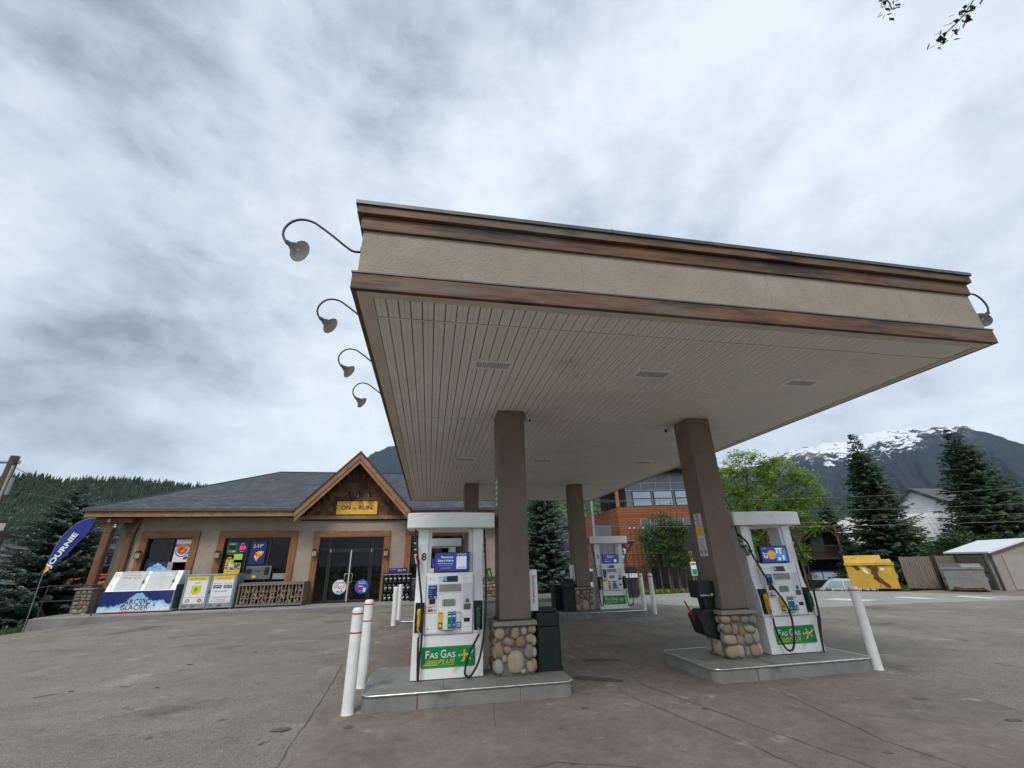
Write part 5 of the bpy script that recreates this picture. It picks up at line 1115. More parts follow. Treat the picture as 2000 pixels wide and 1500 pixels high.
spruce('tall dark spruce behind the yellow dumpster', 32.3, 26.7, -1.1, 11.6, 3.0, 5, SPR, .19, .46, 14, .03, taper=.9)
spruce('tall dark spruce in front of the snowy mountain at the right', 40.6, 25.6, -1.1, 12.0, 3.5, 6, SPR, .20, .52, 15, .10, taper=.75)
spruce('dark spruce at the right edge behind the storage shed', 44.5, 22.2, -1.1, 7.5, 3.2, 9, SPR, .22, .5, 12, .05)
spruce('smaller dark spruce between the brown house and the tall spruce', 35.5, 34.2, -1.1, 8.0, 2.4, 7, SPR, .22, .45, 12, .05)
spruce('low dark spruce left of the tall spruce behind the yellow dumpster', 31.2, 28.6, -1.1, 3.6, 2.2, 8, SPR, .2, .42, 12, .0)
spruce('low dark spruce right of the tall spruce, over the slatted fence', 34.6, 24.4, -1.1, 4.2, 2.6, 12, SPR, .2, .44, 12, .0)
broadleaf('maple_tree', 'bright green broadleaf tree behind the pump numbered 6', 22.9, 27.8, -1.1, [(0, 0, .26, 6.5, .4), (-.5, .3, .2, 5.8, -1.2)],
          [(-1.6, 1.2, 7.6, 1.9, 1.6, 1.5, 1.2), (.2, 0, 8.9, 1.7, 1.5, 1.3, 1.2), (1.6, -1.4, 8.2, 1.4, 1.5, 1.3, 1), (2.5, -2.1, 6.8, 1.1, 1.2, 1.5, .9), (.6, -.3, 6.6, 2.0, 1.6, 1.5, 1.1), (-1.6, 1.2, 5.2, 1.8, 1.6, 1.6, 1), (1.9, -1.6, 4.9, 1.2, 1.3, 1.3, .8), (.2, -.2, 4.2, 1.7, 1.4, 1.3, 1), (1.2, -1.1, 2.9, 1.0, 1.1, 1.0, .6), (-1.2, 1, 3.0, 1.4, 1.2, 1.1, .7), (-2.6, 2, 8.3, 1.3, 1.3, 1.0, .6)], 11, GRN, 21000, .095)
broadleaf('birch_tree', 'clump of thin trunked birches with sparse leaves before the orange building', 13.1, 22.9, -.2, [(-.7, .2, .05, 4.2, -.3), (-.35, .0, .06, 4.8, .1), (-.1, .3, .07, 4.4, .2), (.15, .0, .06, 4.9, .3), (.35, .2, .07, 4.3, .5), (.55, 0, .05, 4.6, .6), (-1.0, .5, .04, 3.6, -.5)],
          [(-.6, 0, 2.6, .7, .6, .8, 1), (.2, .1, 2.9, .8, .6, .9, 1.2), (.6, .2, 2.0, .6, .5, .6, .8), (-.1, 0, 3.7, .6, .5, .6, .5), (-.9, .2, 3.0, .5, .4, .5, .5), (.1, -.1, 1.7, .7, .5, .5, .7), (.7, .1, 3.2, .5, .4, .6, .6)], 13, ASP, 12000, .052, limbs=False)
broadleaf('sapling', 'thin leafy sapling in front of the orange building, left of the birches', 11.6, 23.0, -.2, [(0, 0, .03, 3.6, .2), (.2, 0, .03, 3.2, -.3)],
          [(0, 0, 2.4, .35, .3, .7, 1), (.3, 0, 1.7, .35, .3, .5, .8), (-.2, 0, 3.0, .3, .3, .5, .4), (.8, 0, 4.0, .5, .3, .35, .3)], 14, ASP, 1500, .04)
broadleaf('bush', 'round green bush over the fence and shed at the right', 30.0, 20.6, -.6, [(0, 0, .12, 2.0, .2)],
          [(-.5, .9, 1.6, 1.2, 1.0, 1.2, 1), (.6, -.6, 1.9, 1.3, 1.2, 1.3, 1.2), (0, .1, 2.4, 1.0, 1.0, .9, .9), (1.2, -1.6, 1.5, 1.0, 1.0, 1.0, .8), (-1.1, 1.8, 1.0, .9, 1.0, .8, .6)], 15, BSH, 9000, .085, cat='bush')
broadleaf('bush', 'low green bush beside the left building below the blue spruce', -19.2, 24.2, -1.0, [(0, 0, .05, .8, 0)], [(0, 0, .5, 1.0, .7, .5, 1), (1.2, .2, .4, .7, .6, .4, .6)], 16, BSH, 1800, .06, cat='bush')
# overhanging tree whose twig ends enter the top right of the view
TWG = [leafm('twig_leaf', (.045, .06, .025), .12), leafm('twig_leaf_dark', (.03, .04, .02), .1)]
def hang_tree():
    t = thing('overhanging_tree', 'tree leaning in from behind, only its leafy twig ends showing at the top right', 'tree', (9.4, -2.2, 0)); m = MB(); random.seed(17)
    m.tube(spline([(0, 0, -.2), (-.1, .1, 2), (-.4, .3, 4.2), (-1.2, .8, 6.2), (-2.2, 1.5, 7.6)], 5), [.24, .235, .23, .22, .21, .20, .19, .18, .17, .16, .15, .14, .13, .12, .11, .10, .09, .08, .07, .06, .05], 'bark', n=9)
    tw = [[(-2.2, 1.5, 7.6), (-3.6, 2.3, 7.6), (-4.7, 2.85, 7.1), (-5.5, 3.29, 5.58), (-5.62, 3.56, 5.38)], [(-3.6, 2.3, 7.6), (-4.9, 3.2, 7.6), (-5.6, 3.6, 6.5), (-5.66, 3.66, 6.02)], [(-4.7, 2.85, 7.1), (-5.3, 3.2, 6.2), (-5.44, 3.30, 5.62)]]
    for i, p in enumerate(tw): m.tube(spline(p, 6), [.05*(1-k/40)**8+.004 for k in range(6*(len(p)-1)+1)], 'bark', n=5)
    m.build('trunk', t); l = MB(); rnd = random.uniform
    def leaf(c, s_):
        th_ = rnd(0, 2*pi); u = Vector((cos(th_), sin(th_), rnd(-1.2, .2))).normalized()*s_; v = u.orthogonal().normalized()*s_*.42; c = Vector(c)
        l.add([c, c+u*.5+v, c+u, c+u*.5-v], [(0, 1, 2, 3)], random.choice(TWG))
    for i, p in enumerate(tw):
        q = spline(p, 14); q = q[-22:] if i != 1 else q[-9:]
        for k, c in enumerate(q):
            for _ in range(5): leaf(c+Vector((rnd(-.06, .06), rnd(-.06, .06), rnd(-.06, .04))), rnd(.03, .06))
    for _ in range(900):
        c = Vector((-2.2, 1.3, 8.6))+Vector((random.gauss(0, 1.2), random.gauss(0, 1.0), random.gauss(0, .5)))
        if c.y+(-2.2) < .3: leaf(c, .09)
    l.build('crown', t)
hang_tree()

# grass tufts along the verge, and the flower strip in front of the orange building
def tufts(name, n, f, hgt, ms, seed):
    random.seed(seed); m = MB(); mi = [m.mi(q) for q in ms]; rnd = random.uniform
    for _ in range(n):
        x, y = f(); z = G(x, y)-.03; a = rnd(0, 2*pi); h = hgt*rnd(.5, 1.3); w_ = h*.16; dx, dy = cos(a), sin(a); o = len(m.V)
        m.V += [(x-dx*w_, y-dy*w_, z), (x+dx*w_, y+dy*w_, z), (x+rnd(-.3, .3)*h, y+rnd(-.3, .3)*h, z+h)]; m.F.append((o, o+1, o+2)); m.I.append(random.choice(mi)); m.S.append(False)
    m.build(name, kind='stuff')
GR = [leafm('grass_a', (.10, .16, .03), .2), leafm('grass_b', (.07, .12, .025), .2), leafm('grass_c', (.17, .18, .06), .2)]
def fr_():
    u = random.random(); x = 7.4+u*11.4; return x, 22.2+random.random()*1.6-(max(0, x-13.4)*.27)+.15
tufts('verge_grass', 9000, fr_, .16, GR, 31)
tufts('verge_flowers', 1500, fr_, .2, [leafm('flower_yellow', (.55, .42, .03), .1), GR[0]], 32)
tufts('bank_grass', 12000, lambda: (lambda u: (18.6+u*5.5+random.gauss(0, .5), 21.5-u*3.2+random.random()*3.5))(random.random()), .24, GR, 33)
tufts('left_grass', 8000, lambda: (random.uniform(-22, -14.7), random.uniform(19.2, 24)), .16, GR, 34)

# ---------------------------------------------------------------- far forest and mountains
from mathutils import noise as NZ
HILL = [(-75, .095), (-62, .105), (-52, .125), (-42, .128), (-39.8, .135), (-37.9, .141), (-36, .138), (-33.6, .145), (-31.4, .148), (-28.9, .147), (-26.2, .145), (-24.3, .143), (-20, .132), (-15, .125), (-8, .11), (-2, .115), (4, .14), (10, .165), (15, .172), (20, .18), (24, .172), (30, .155), (38, .140), (44, .10), (52, .085), (60, .08), (70, .07)]
def hz_(az):
    for (a, b), (c, d) in zip(HILL[:-1], HILL[1:]):
        if a <= az <= c: u = (az-a)/(c-a); return b+(d-b)*u
    return .06
D0, D1 = 220, 620
def hillpt(az, v):
    r = D0+(D1-D0)*v; a = R_(az); z = -6+(hz_(az)*r+6)*max(0, v)**1.15; z += NZ.noise(Vector((sin(a)*r*.012, cos(a)*r*.012, 1.3)))*14*v*(1-v)*2
    return Vector((sin(a)*r, cos(a)*r, z if v <= 1 else z))
m = MB(); na, nv = 130, 16; vs = []
for i in range(na+1):
    az = -75+145*i/na
    for j in range(nv+1): vs.append(tuple(hillpt(az, j/nv)))
    p = hillpt(az, 1); vs.append((p.x*1.25, p.y*1.25, p.z*.6))
m.add(vs, [(i*(nv+2)+j, i*(nv+2)+j+1, (i+1)*(nv+2)+j+1, (i+1)*(nv+2)+j) for i in range(na) for j in range(nv+1)], mat('forest_floor', ramp=[(.3, (.022, .040, .018)), (.7, (.05, .085, .03))], scale=.05, rough=1, detail=8), True)
m.build('hills', kind='structure')
FT = [mat('far_%s' % n, c, .9, .15, .02) for n, c in (('conifer', (.030, .056, .034)), ('conifer2', (.045, .078, .044)), ('broad', (.075, .125, .038)), ('broad2', (.115, .175, .052)))]
def forest(name, n, azr, vr, light, seed, sc=1.0):
    random.seed(seed); m = MB(); mi = [m.mi(q) for q in FT]; rnd = random.uniform
    for k in range(n):
        az = rnd(*azr); v = rnd(vr[0], vr[1])**.8; p = hillpt(az, v); nn = NZ.noise(p*.012)+NZ.noise(p*.05)*.5; br = (nn*.5+rnd(-.5, .5) > light+(v-.25)*1.1)
        r = D0+(D1-D0)*v; h = rnd(3.5, 8.5)*sc*(.75+.25*r/600); w_ = h*rnd(.15, .22); o = len(m.V)
        if br:
            h *= .62; w_ = h*.42
            for (q, s_) in ((.25, .8), (.6, 1.0), (.9, .55)):
                for b in range(6): a = b*pi/3+q*5; m.V.append((p.x+cos(a)*w_*s_*rnd(.8, 1.15), p.y+sin(a)*w_*s_*rnd(.8, 1.15), p.z+h*q*rnd(.93, 1.07)))
            m.V.append((p.x, p.y, p.z+h)); c = mi[random.choice((2, 2, 3))]
            for t in (0, 1):
                for b in range(6): m.F.append((o+t*6+b, o+t*6+(b+1) % 6, o+t*6+6+(b+1) % 6, o+t*6+6+b)); m.I.append(c); m.S.append(False)
            for b in range(6): m.F.append((o+12+b, o+12+(b+1) % 6, o+18)); m.I.append(c); m.S.append(False)
        else:
            c = mi[random.choice((0, 0, 1))]
            for t in range(3):
                zb = h*(.12+.27*t); zt = h*(.55+.225*t) if t < 2 else h; ww = w_*(1-.27*t); o = len(m.V); a0 = rnd(0, 2)
                for b in range(6): a = b*pi/3+a0; q = ww*rnd(.7, 1.2); m.V.append((p.x+cos(a)*q, p.y+sin(a)*q, p.z+zb+rnd(-.04, .04)*h))
                m.V.append((p.x, p.y, p.z+zt))
                for b in range(6): m.F.append((o+b, o+(b+1) % 6, o+6)); m.I.append(c); m.S.append(False)
    m.build(name, kind='stuff')
forest('forest', 17000, (-48, -18), (.12, 1.0), .12, 61)
forest('forest', 4200, (-2, 32), (.1, 1.0), -.35, 62)
forest('forest', 4200, (30, 66), (.1, 1.0), .15, 63)
# tree line close behind the store lot at the left
RID = [(-14.7, .148), (-12, .182), (-9.6, .216), (-8.1, .234), (-6, .255), (-3.3, .262), (0, .262), (3.6, .250), (12, .235), (22, .215), (30, .205), (38.1, .171), (40.9, .1705), (42.2, .1772), (43.6, .186), (44.6, .1955), (46.6, .1955), (48.2, .1975), (49.2, .1965), (51.5, .2033), (52.6, .2040), (54.5, .2026), (55.4, .1985), (57, .1945), (58.8, .1875), (60, .1729), (61.7, .1472), (63.9, .1148), (68, .09), (75, .07)]
def rz_(az):
    for (a, b), (c, d) in zip(RID[:-1], RID[1:]):
        if a <= az <= c: u = (az-a)/(c-a); return b+(d-b)*u
    return .05
def mountain():
    m = MB(); n, nv = 620, 70; vs = []; A0, A1 = -14.7, 75; M0, M1 = 1500, 6000
    for i in range(n+1):
        az = A0+(A1-A0)*i/n; a = R_(az); e = rz_(az)+NZ.noise(Vector((az*1.1, 0, 0)))*.0045+NZ.noise(Vector((az*3.6, 3, 0)))*.0028+NZ.noise(Vector((az*11, 3, 0)))*.0010
        for j in range(nv+1):
            v = j/nv; r = M0+(M1-M0)*v; p = Vector((sin(a)*r, cos(a)*r, 0)); w_ = 4*v*(1-v)
            rg = 1-abs(NZ.noise(Vector((az*.42+.6*v, v*1.3, 4.2))))*2; rg2 = 1-abs(NZ.noise(Vector((az*1.3+v, v*3.5, 9.1))))*2
            z = e*r*(v**1.25)+(rg*140+rg2*60-90+NZ.fractal(p*.006, 1.0, 2.0, 4)*38)*w_
            z = min(z, e*r*.985) if v < .97 else z
            vs.append((p.x, p.y, z))
        vs.append((sin(a)*7600, cos(a)*7600, e*4000))
    m.add(vs, [(i*(nv+2)+j, i*(nv+2)+j+1, (i+1)*(nv+2)+j+1, (i+1)*(nv+2)+j) for i in range(n) for j in range(nv+1)], 'skin', True)
    mt = bpy.data.materials.new('mountain'); mt.use_nodes = True; t = mt.node_tree; n_ = t.nodes; l_ = t.links; b = n_['Principled BSDF']; b.inputs['Roughness'].default_value = 1; b.inputs['Specular IOR Level'].default_value = .1
    co = n_.new('ShaderNodeTexCoord'); se = n_.new('ShaderNodeSeparateXYZ'); l_.new(co.outputs['Object'], se.inputs[0])
    def nz(sc, d, st=(1, 1, 1), dist=0):
        mp = n_.new('ShaderNodeMapping'); mp.inputs['Scale'].default_value = st; l_.new(co.outputs['Object'], mp.inputs[0]); q = n_.new('ShaderNodeTexNoise'); q.inputs['Scale'].default_value = sc; q.inputs['Detail'].default_value = d; q.inputs['Roughness'].default_value = .65; q.inputs['Distortion'].default_value = dist; l_.new(mp.outputs[0], q.inputs['Vector']); return q.outputs['Fac']
    def mt_(op, a, c, cl=False):
        q = n_.new('ShaderNodeMath'); q.operation = op; q.use_clamp = cl
        for i, v in enumerate((a, c)):
            if isinstance(v, (int, float)): q.inputs[i].default_value = v
            else: l_.new(v, q.inputs[i])
        return q.outputs[0]
    def mixc(f, a, c):
        q = n_.new('ShaderNodeMix'); q.data_type = 'RGBA'; l_.new(f, q.inputs[0])
        for i, v in ((6, a), (7, c)):
            if isinstance(v, tuple): q.inputs[i].default_value = (*v, 1)
            else: l_.new(v, q.inputs[i])
        return q.outputs[2]
    trees = mixc(nz(.02, 6), (.016, .028, .036), (.036, .056, .064)); rock = mixc(nz(.01, 8, dist=.5), (.075, .066, .070), (.17, .155, .155))  # tree tones are bluish, with distance haze put into the colour
    H = mt_('MULTIPLY', se.outputs[2], 1/1200)
    tt = mt_('DIVIDE', se.outputs[0], mt_('ADD', mt_('ABSOLUTE', se.outputs[0], 0), mt_('ABSOLUTE', se.outputs[1], 0)))
    rk = mt_('MULTIPLY', mt_('SUBTRACT', mt_('ADD', mt_('ADD', mt_('MULTIPLY', nz(.0016, 7, (1, 1, .5), dist=.6), 1.3), mt_('MULTIPLY', H, .62)), mt_('MULTIPLY', mt_('MINIMUM', mt_('SUBTRACT', tt, .42), 0), 2)), 1.18), 12, True)
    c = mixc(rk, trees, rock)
    # snow lies high, and more to the left (north-west) shoulder of the range
    wst = mt_('SUBTRACT', .50, mt_('MULTIPLY', mt_('ABSOLUTE', mt_('SUBTRACT', tt, .545), 0), 5.0))
    s = mt_('ADD', mt_('ADD', mt_('MULTIPLY', H, 1.25), wst), mt_('ADD', mt_('MULTIPLY', nz(.0025, 4), .55), mt_('MULTIPLY', nz(.011, 10, (1, 1, .5), .8), 1.7)))
    s = mt_('MULTIPLY', mt_('SUBTRACT', s, 2.50), 18, True)
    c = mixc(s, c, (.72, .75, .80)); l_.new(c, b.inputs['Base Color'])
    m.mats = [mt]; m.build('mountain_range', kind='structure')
mountain()

# ---------------------------------------------------------------- buildings in the background
def bx(parent, name, args, mt, bevel=0): return MB().box(*args, mt).build(name, parent, bevel=bevel)
pan = mat('metal_panel', (.16, .175, .19), .35, .12, 2, metal=.6)
brd = mat('brown_dark_wood', (.045, .028, .018), .8, .3, 5, stretch=(1, 1, 4)); och = wood('orange_post', (3, 3, 1), (.28, .09, .03), (.42, .15, .05))
# orange wood and metal building: local x along its front face, y into it
t = thing('office_building', 'modern orange plank building with glazed upper floor behind the rear right pump', 'building', (11.149, 25.0, -.5), rotz=-.165)
MB().box(0, 5.0, 0, 6, 0, 5.08, 'plank').build('plank_wall', t)
m = MB(); m.prism([(-.002, -.002), (-.002, 3.4), (-.9, 5.8), (-1.0, 6.0), (0, 6.0)][:0] or [(0, .0), (0, 6), (-1.15, 6), (-.5, 3.4)], 'z', 0, 5.075, 'plank2'); m.build('angled_side_wall', t)
m = MB(); m.box(-1.45, -.52, -.06, .6, 0, 4.05, pan)
for z_ in (.8, 1.6, 2.4, 3.2): m.box(-1.452, -.518, -.062, -.058, z_, z_+.02, 'frame')
for x_ in (-1.2, -.85): m.box(x_, x_+.015, -.063, -.058, 0, 4.05, 'frame')
m.build('corner_panels', t)
up = MB(); up.box(.70, 5.0, .25, 6, 5.09, 7.2, pan); up.build('upper_storey', t); m = MB()
for z_ in (6.1, 6.55): m.box(.70, 5.0, .245, .249, z_, z_+.015, 'paper')
for k in range(5): m.box(.75+k*.95, .765+k*.95, .245, .249, 6.1, 7.1, 'paper')
m.build('panel_joints', t)
for k in range(3):
    w_ = MB(); x_ = 1.08+k*1.33; w_.box(x_, x_+1.2, .21, .24, 5.15, 6.05, 'frame'); w_ = w_.build('window', t)
    MB().box(x_+.05, x_+1.15, .195, .209, 5.62, 6.01, 'mirror').build('pane', w_); MB().box(x_+.05, x_+1.15, .195, .209, 5.18, 5.56, 'mirror').build('pane', w_)
m = MB(); m.box(-1.2, 5.3, -.9, 6.5, 7.2, 7.42, brd); m.build('roof', t); m = MB(); m.box(.0, .18, -.02, .2, 5.09, 7.2, och); m.prism([(.18, 6.3), (.95, 7.15), (.78, 7.15), (.18, 6.55)], 'y', 0, .12, och); m.build('roof_post', t); bx(t, 'recess_wall', (-.5, .7, 2.2, 2.3, 5.09, 7.2), 'frame')
m = MB(); m.box(1.31, 4.98, -.05, -.001, 3.98, 4.35, pan); m.box(1.31, 1.55, -.05, -.001, 0, 3.98, pan)
for x_ in (1.31, 1.9, 2.9, 3.9, 4.8): m.box(x_, x_+.02, -.054, -.05, 3.98, 4.35, 'paper')
m.build('window_surround', t); w_ = MB().box(1.55, 4.95, -.03, -.002, 0.3, 3.98, 'frame').build('window', t); MB().box(1.65, 2.9, -.045, -.031, 2.6, 3.9, mat('dim_pane', (.05, .07, .07), .1, .1, 3)).build('pane', w_); MB().box(3.0, 4.9, -.045, -.031, 2.6, 3.9, 'frame').build('pane', w_); MB().box(2.3, 3.3, -.05, -.031, 1.7, 2.55, pan).build('panel', w_)
m = MB(); [m.box(1.9, 5, -1.2+.3*k, .0, 0, .14+.14*k, 'walk') for k in range(3)]; m.build('steps', t); bx(t, 'door', (3.9, 4.1, -.06, -.002, .4, 2.5), och)
# low dark building beyond the middle spruce
t = thing('dark_shop_building', 'dark slate coloured building seen past the blue-green spruce', 'building', (13.2, 48.6, -1.1), rotz=-.25); dk = mat('slate_siding', (.055, .055, .075), .7, .15, 3)
bx(t, 'wall', (-2, 12, 0, 6, 0, 6.2), dk); bx(t, 'roof', (-2.4, 12.4, -.4, 6.4, 6.2, 6.5), 'frame'); bx(t, 'door', (.6, 2.0, -.05, -.001, 0, 2.3), 'frame')
# grey building at the far left
t = thing('strip_mall', 'long grey building with a dark flat roof band at the left edge', 'building', (-30.2, 27.4, -1.2), rotz=R_(38)); gs = mat('grey_stucco', (.20, .205, .215), .9, .1, 2)
bx(t, 'wall', (-4, 7.6, 0, 8, 0, 4.55), gs); bx(t, 'roof_band', (-4.2, 7.8, -.3, 8.2, 4.56, 5.25), mat('brown_metal', (.05, .042, .038), .6, .2, 3)); h_ = bx(t, 'rooftop_unit', (5.3, 6.6, .8, 1.9, 5.26, 5.72), mat('hvac_grey', (.50, .49, .45), .5, .1, 6), .02); MB().box(5.35, 5.8, .79, .799, 5.36, 5.62, 'shade_grey').build('unit_grille', h_)
t = thing('cafe_building', 'grey building with green tinted windows and a red awning behind the blue spruce', 'building', (-23.6, 30.0, -1.3), rotz=R_(34))
bx(t, 'wall', (0, 8.0, 0, 6, 0, 4.9), gs); bx(t, 'roof', (-.2, 8.2, -.2, 6.2, 4.91, 5.15), 'frame')
for k in range(3): w_ = bx(t, 'window', (1.2+k*.95, 2.0+k*.95, -.04, -.001, 3.0, 4.3), 'frame'); MB().box(1.25+k*.95, 1.95+k*.95, -.055, -.041, 3.05, 4.25, mat('green_pane', (.18, .30, .24), .2, .2, 2)).build('pane', w_)
w_ = bx(t, 'window', (4.6, 5.6, -.04, -.001, 2.9, 4.2), 'frame'); MB().prism([(-1.0, 2.0), (-.01, 2.85), (-.01, 2.75), (-1.0, 1.95)], 'x', 1.0, 7.0, mat('awning_red', (.60, .07, .02), .6, .1, 4)).build('awning', t); MB().box(1.0, 7.0, -1.03, -1.0, 1.9, 2.02, 'paper').build('awning_edge', t)
# brown house with balcony
t = thing('brown_house', 'dark brown timber house with balcony behind the pump numbered 6', 'house', (28.3, 35.0, -1.2), rotz=R_(-44)); bs_ = mat('brown_siding', (.055, .040, .032), .85, .2, 4, stretch=(1, 1, 5))
bx(t, 'wall', (0, 5.6, 0, 7, 0, 5.0), bs_)
m = MB(); m.add([(-.5, -.6, 4.7), (2.3, -.6, 7.0), (2.3, 7.3, 7.0), (-.5, 7.3, 4.7), (5.0, -.6, 4.6), (5.0, 7.3, 4.6)], [(0, 1, 2, 3), (1, 4, 5, 2)], 'shingle_edge'); m.prism([(-.5, 4.65), (2.3, 6.95), (5.0, 4.55), (5.0, 4.38), (2.3, 6.76), (-.5, 4.48)], 'y', -.66, -.58, brd); m.build('roof', t)
MB().prism([(0, 5.0), (4.6, 5.0), (2.3, 6.8)], 'y', .0, .1, bs_).build('gable_wall', t); m = MB(); m.prism([(3.4, 3.9), (4.9, 5.1), (6.4, 3.9), (6.2, 3.9), (4.9, 4.9), (3.6, 3.9)], 'y', -1.6, -1.4, brd); m.add([(3.3, -1.6, 3.95), (4.9, -1.6, 5.2), (4.9, 1, 5.2), (3.3, 1, 3.95), (6.5, -1.6, 3.95), (6.5, 1, 3.95)], [(0, 1, 2, 3), (1, 4, 5, 2)], 'shingle_edge'); m.build('porch_roof', t)
bl_ = thing_part(t, 'balcony'); MB().box(.4, 5.9, -1.6, 0, 2.5, 2.62, brd).build('deck', bl_); m = MB(); m.box(.4, 5.9, -1.62, -1.58, 3.45, 3.52, brd); [m.box(.4+k*.16, .44+k*.16, -1.61, -1.58, 2.62, 3.45, brd) for k in range(35)]; m.build('balustrade', bl_); [MB().tube([(x_, -1.5, 0), (x_, -1.5, 5.0 if x_ > 3 else 2.5)], .09, 'log', n=6).build('balcony_post', bl_) for x_ in (.6, 3.0, 5.8)]
for x_ in (1.0, 3.9): w_ = bx(t, 'window', (x_, x_+1.0, -.03, -.001, 3.0, 4.4), 'frame'); MB().box(x_+.07, x_+.93, -.04, -.031, 3.07, 4.33, mat('dim_pane')).build('pane', w_)
bx(t, 'garage_dark_sheet', (.8, 4.6, -.02, -.001, 0, 2.3), 'dark')  # flat dark sheet on the wall, painted as the shade inside a garage
# white metal-roofed house and white gabled house
t = thing('metal_roof_house', 'low dark house with a pale ribbed metal roof behind the tall spruce', 'house', (35.4, 35.4, -1.2), rotz=R_(-50)); rm_ = mat('pale_metal_roof', (.58, .58, .54), .45, .05, 3)
bx(t, 'wall', (.4, 8.6, .6, 6, 0, 3.6), bs_); m = MB(); m.add([(0, 0, 3.55), (9.0, 0, 3.55), (8.6, 2.6, 6.0), (.4, 2.6, 6.0), (9.0, 6.6, 3.55), (0, 6.6, 3.55)], [(0, 1, 2, 3), (3, 2, 4, 5)], rm_)
for k in range(28): m.tube([(.02+k*.33, 0, 3.58), (.4+k*.303, 2.6, 6.03)], .018, rm_, n=4)
m.build('metal_roof', t); bx(t, 'chimney_vent', (1.0, 1.3, .2, .5, 2.6, 3.3), 'paper')
t = thing('white_house', 'tall white gabled house with green trim between the two tall spruces', 'house', (47.07, 37.35, -1.2), rotz=-pi/2)
bx(t, 'wall', (.25, 4.6, .2, 8, 0, 7.25), 'siding'); MB().prism([(.25, 7.252), (4.6, 7.252), (2.2, 8.55)], 'y', .2, .3, 'siding').build('gable_wall', t)
gt = mat('green_trim', (.015, .045, .04), .5, .1, 4); m = MB(); m.prism([(-.05, 7.12), (2.2, 8.72), (5.0, 7.16), (5.0, 6.92), (2.2, 8.46), (-.05, 6.88)], 'y', -.10, .05, gt); m.build('rake_trim', t)
m = MB(); m.prism([(-.1, 7.13), (2.2, 8.78), (5.05, 7.17), (5.05, 7.11), (2.2, 8.70), (-.1, 7.07)], 'y', .055, 8.3, mat('grey_shingle', (.10, .105, .11), .9, .2, 3)); m.build('roof', t)
t = thing('white_house', 'white gabled house wing lower and behind the slanting spruce branches', 'house', (41.5, 31.5, -1.2), rotz=R_(-58)); bx(t, 'wall', (0, 2.6, 0, 5, 0, 3.6), 'siding'); MB().prism([(-.3, 3.6), (1.3, 5.0), (2.9, 3.6)], 'y', -.2, 5.2, gt).build('roof', t)
# dumpsters
def dumpster(lab, x, y, rz, W_, Dp, H_, base, slant, rusty, lid):
    t = thing('dumpster', lab, 'dumpster', (x, y, 0.0), rotz=rz)
    MB().prism([(0, .08), (Dp, .08), (Dp, H_*.96), (.0, H_*.80)], 'x', 0, W_, base).build('steel_body', t, bevel=.01)
    m = MB(); m.box(-.04, W_+.04, -.05, .03, H_*.78, H_*.86, base); m.box(-.04, .0, -.02, Dp, H_*.80, H_*.86, base); m.box(W_, W_+.04, -.02, Dp, H_*.80, H_*.86, base); m.build('top_rim', t)
    m = MB(); m.box(-.06, -.001, Dp*.25, Dp*.75, H_*.38, H_*.5, base); m.box(W_+.001, W_+.06, Dp*.25, Dp*.75, H_*.38, H_*.5, base); m.box(-.07, -.06, Dp*.3, Dp*.5, H_*.40, H_*.48, 'dark'); m.build('fork_pocket', t)
    m = MB(); [m.box(x_, x_+.10, .1, Dp-.1, 0, .08, 'dark') for x_ in (.15, W_-.25)]; m.build('skid', t)
    if lid: MB().prism([(-.02, H_*.86), (Dp*.55, H_*1.10), (Dp+.02, H_*1.02), (Dp+.02, H_*.96), (0, H_*.82)], 'x', .0, W_*.80, base).build('lid', t, bevel=.01)
    else:
        m = MB(); m.prism([(0, H_*.86), (Dp, H_*.98), (Dp, H_*.93), (0, H_*.82)], 'x', .05, W_*.5, 'black'); m.build('lid', t); MB().prism([(0, H_*.87), (Dp, H_*.90), (Dp, H_*.86), (0, H_*.84)], 'x', W_*.51, W_-.03, 'shade_grey').build('lid', t)
    r = MB(); 
    for p in rusty: r.poly(p[1], (0, -.0025, 0), (1, 0, 0), (0, 0, 1), p[0])
    r.build('worn_patches', t); return t
ru = mat('rust_brown', (.12, .045, .02), .95, .35, 9, bump=.3)
yd = mat('dumpster_yellow', ramp=[(.3, (.46, .27, .025)), (.7, (.62, .38, .04))], scale=2, rough=.6, blot=[((.16, .07, .02), 4.5, .66, .03), ((.20, .11, .03), 1.4, .70, .03)])
gd = mat('dumpster_grey', ramp=[(.3, (.17, .175, .16)), (.7, (.25, .25, .23))], scale=3, rough=.8, blot=[((.11, .09, .06), 3, .64, .05)])
ang = math.atan2(18.30-19.28, 21.85-20.99)
dumpster('yellow steel dumpster with large brown rust patches across the road', 20.62, 19.67, math.atan2(18.30-19.67, 21.85-20.62), 1.86, 1.25, 1.42, yd, True,
         [(ru, [(.80, 1.06), (.95, 1.09), (1.1, 1.05), (1.24, 1.06), (1.27, .90), (1.20, .78), (1.19, .60), (1.28, .50), (1.36, .38), (1.50, .26), (1.54, .15), (1.45, .10), (1.33, .16), (1.25, .27), (1.12, .33), (1.06, .43), (.96, .50), (1.0, .64), (.93, .76), (.97, .88)]), (ru, [(.22, 1.10), (.50, 1.10), (.56, .92), (.44, .86), (.32, .98)]), ('paper', [(1.34, 1.0), (1.48, .98), (1.46, .88), (1.33, .88)]), ('paper', [(.62, 1.0), (.76, .96), (.86, .74), (.78, .72), (.66, .84)]), ('dark', [(.70, 1.17), (1.6, 1.17), (1.6, 1.07), (.70, 1.09)])], True)
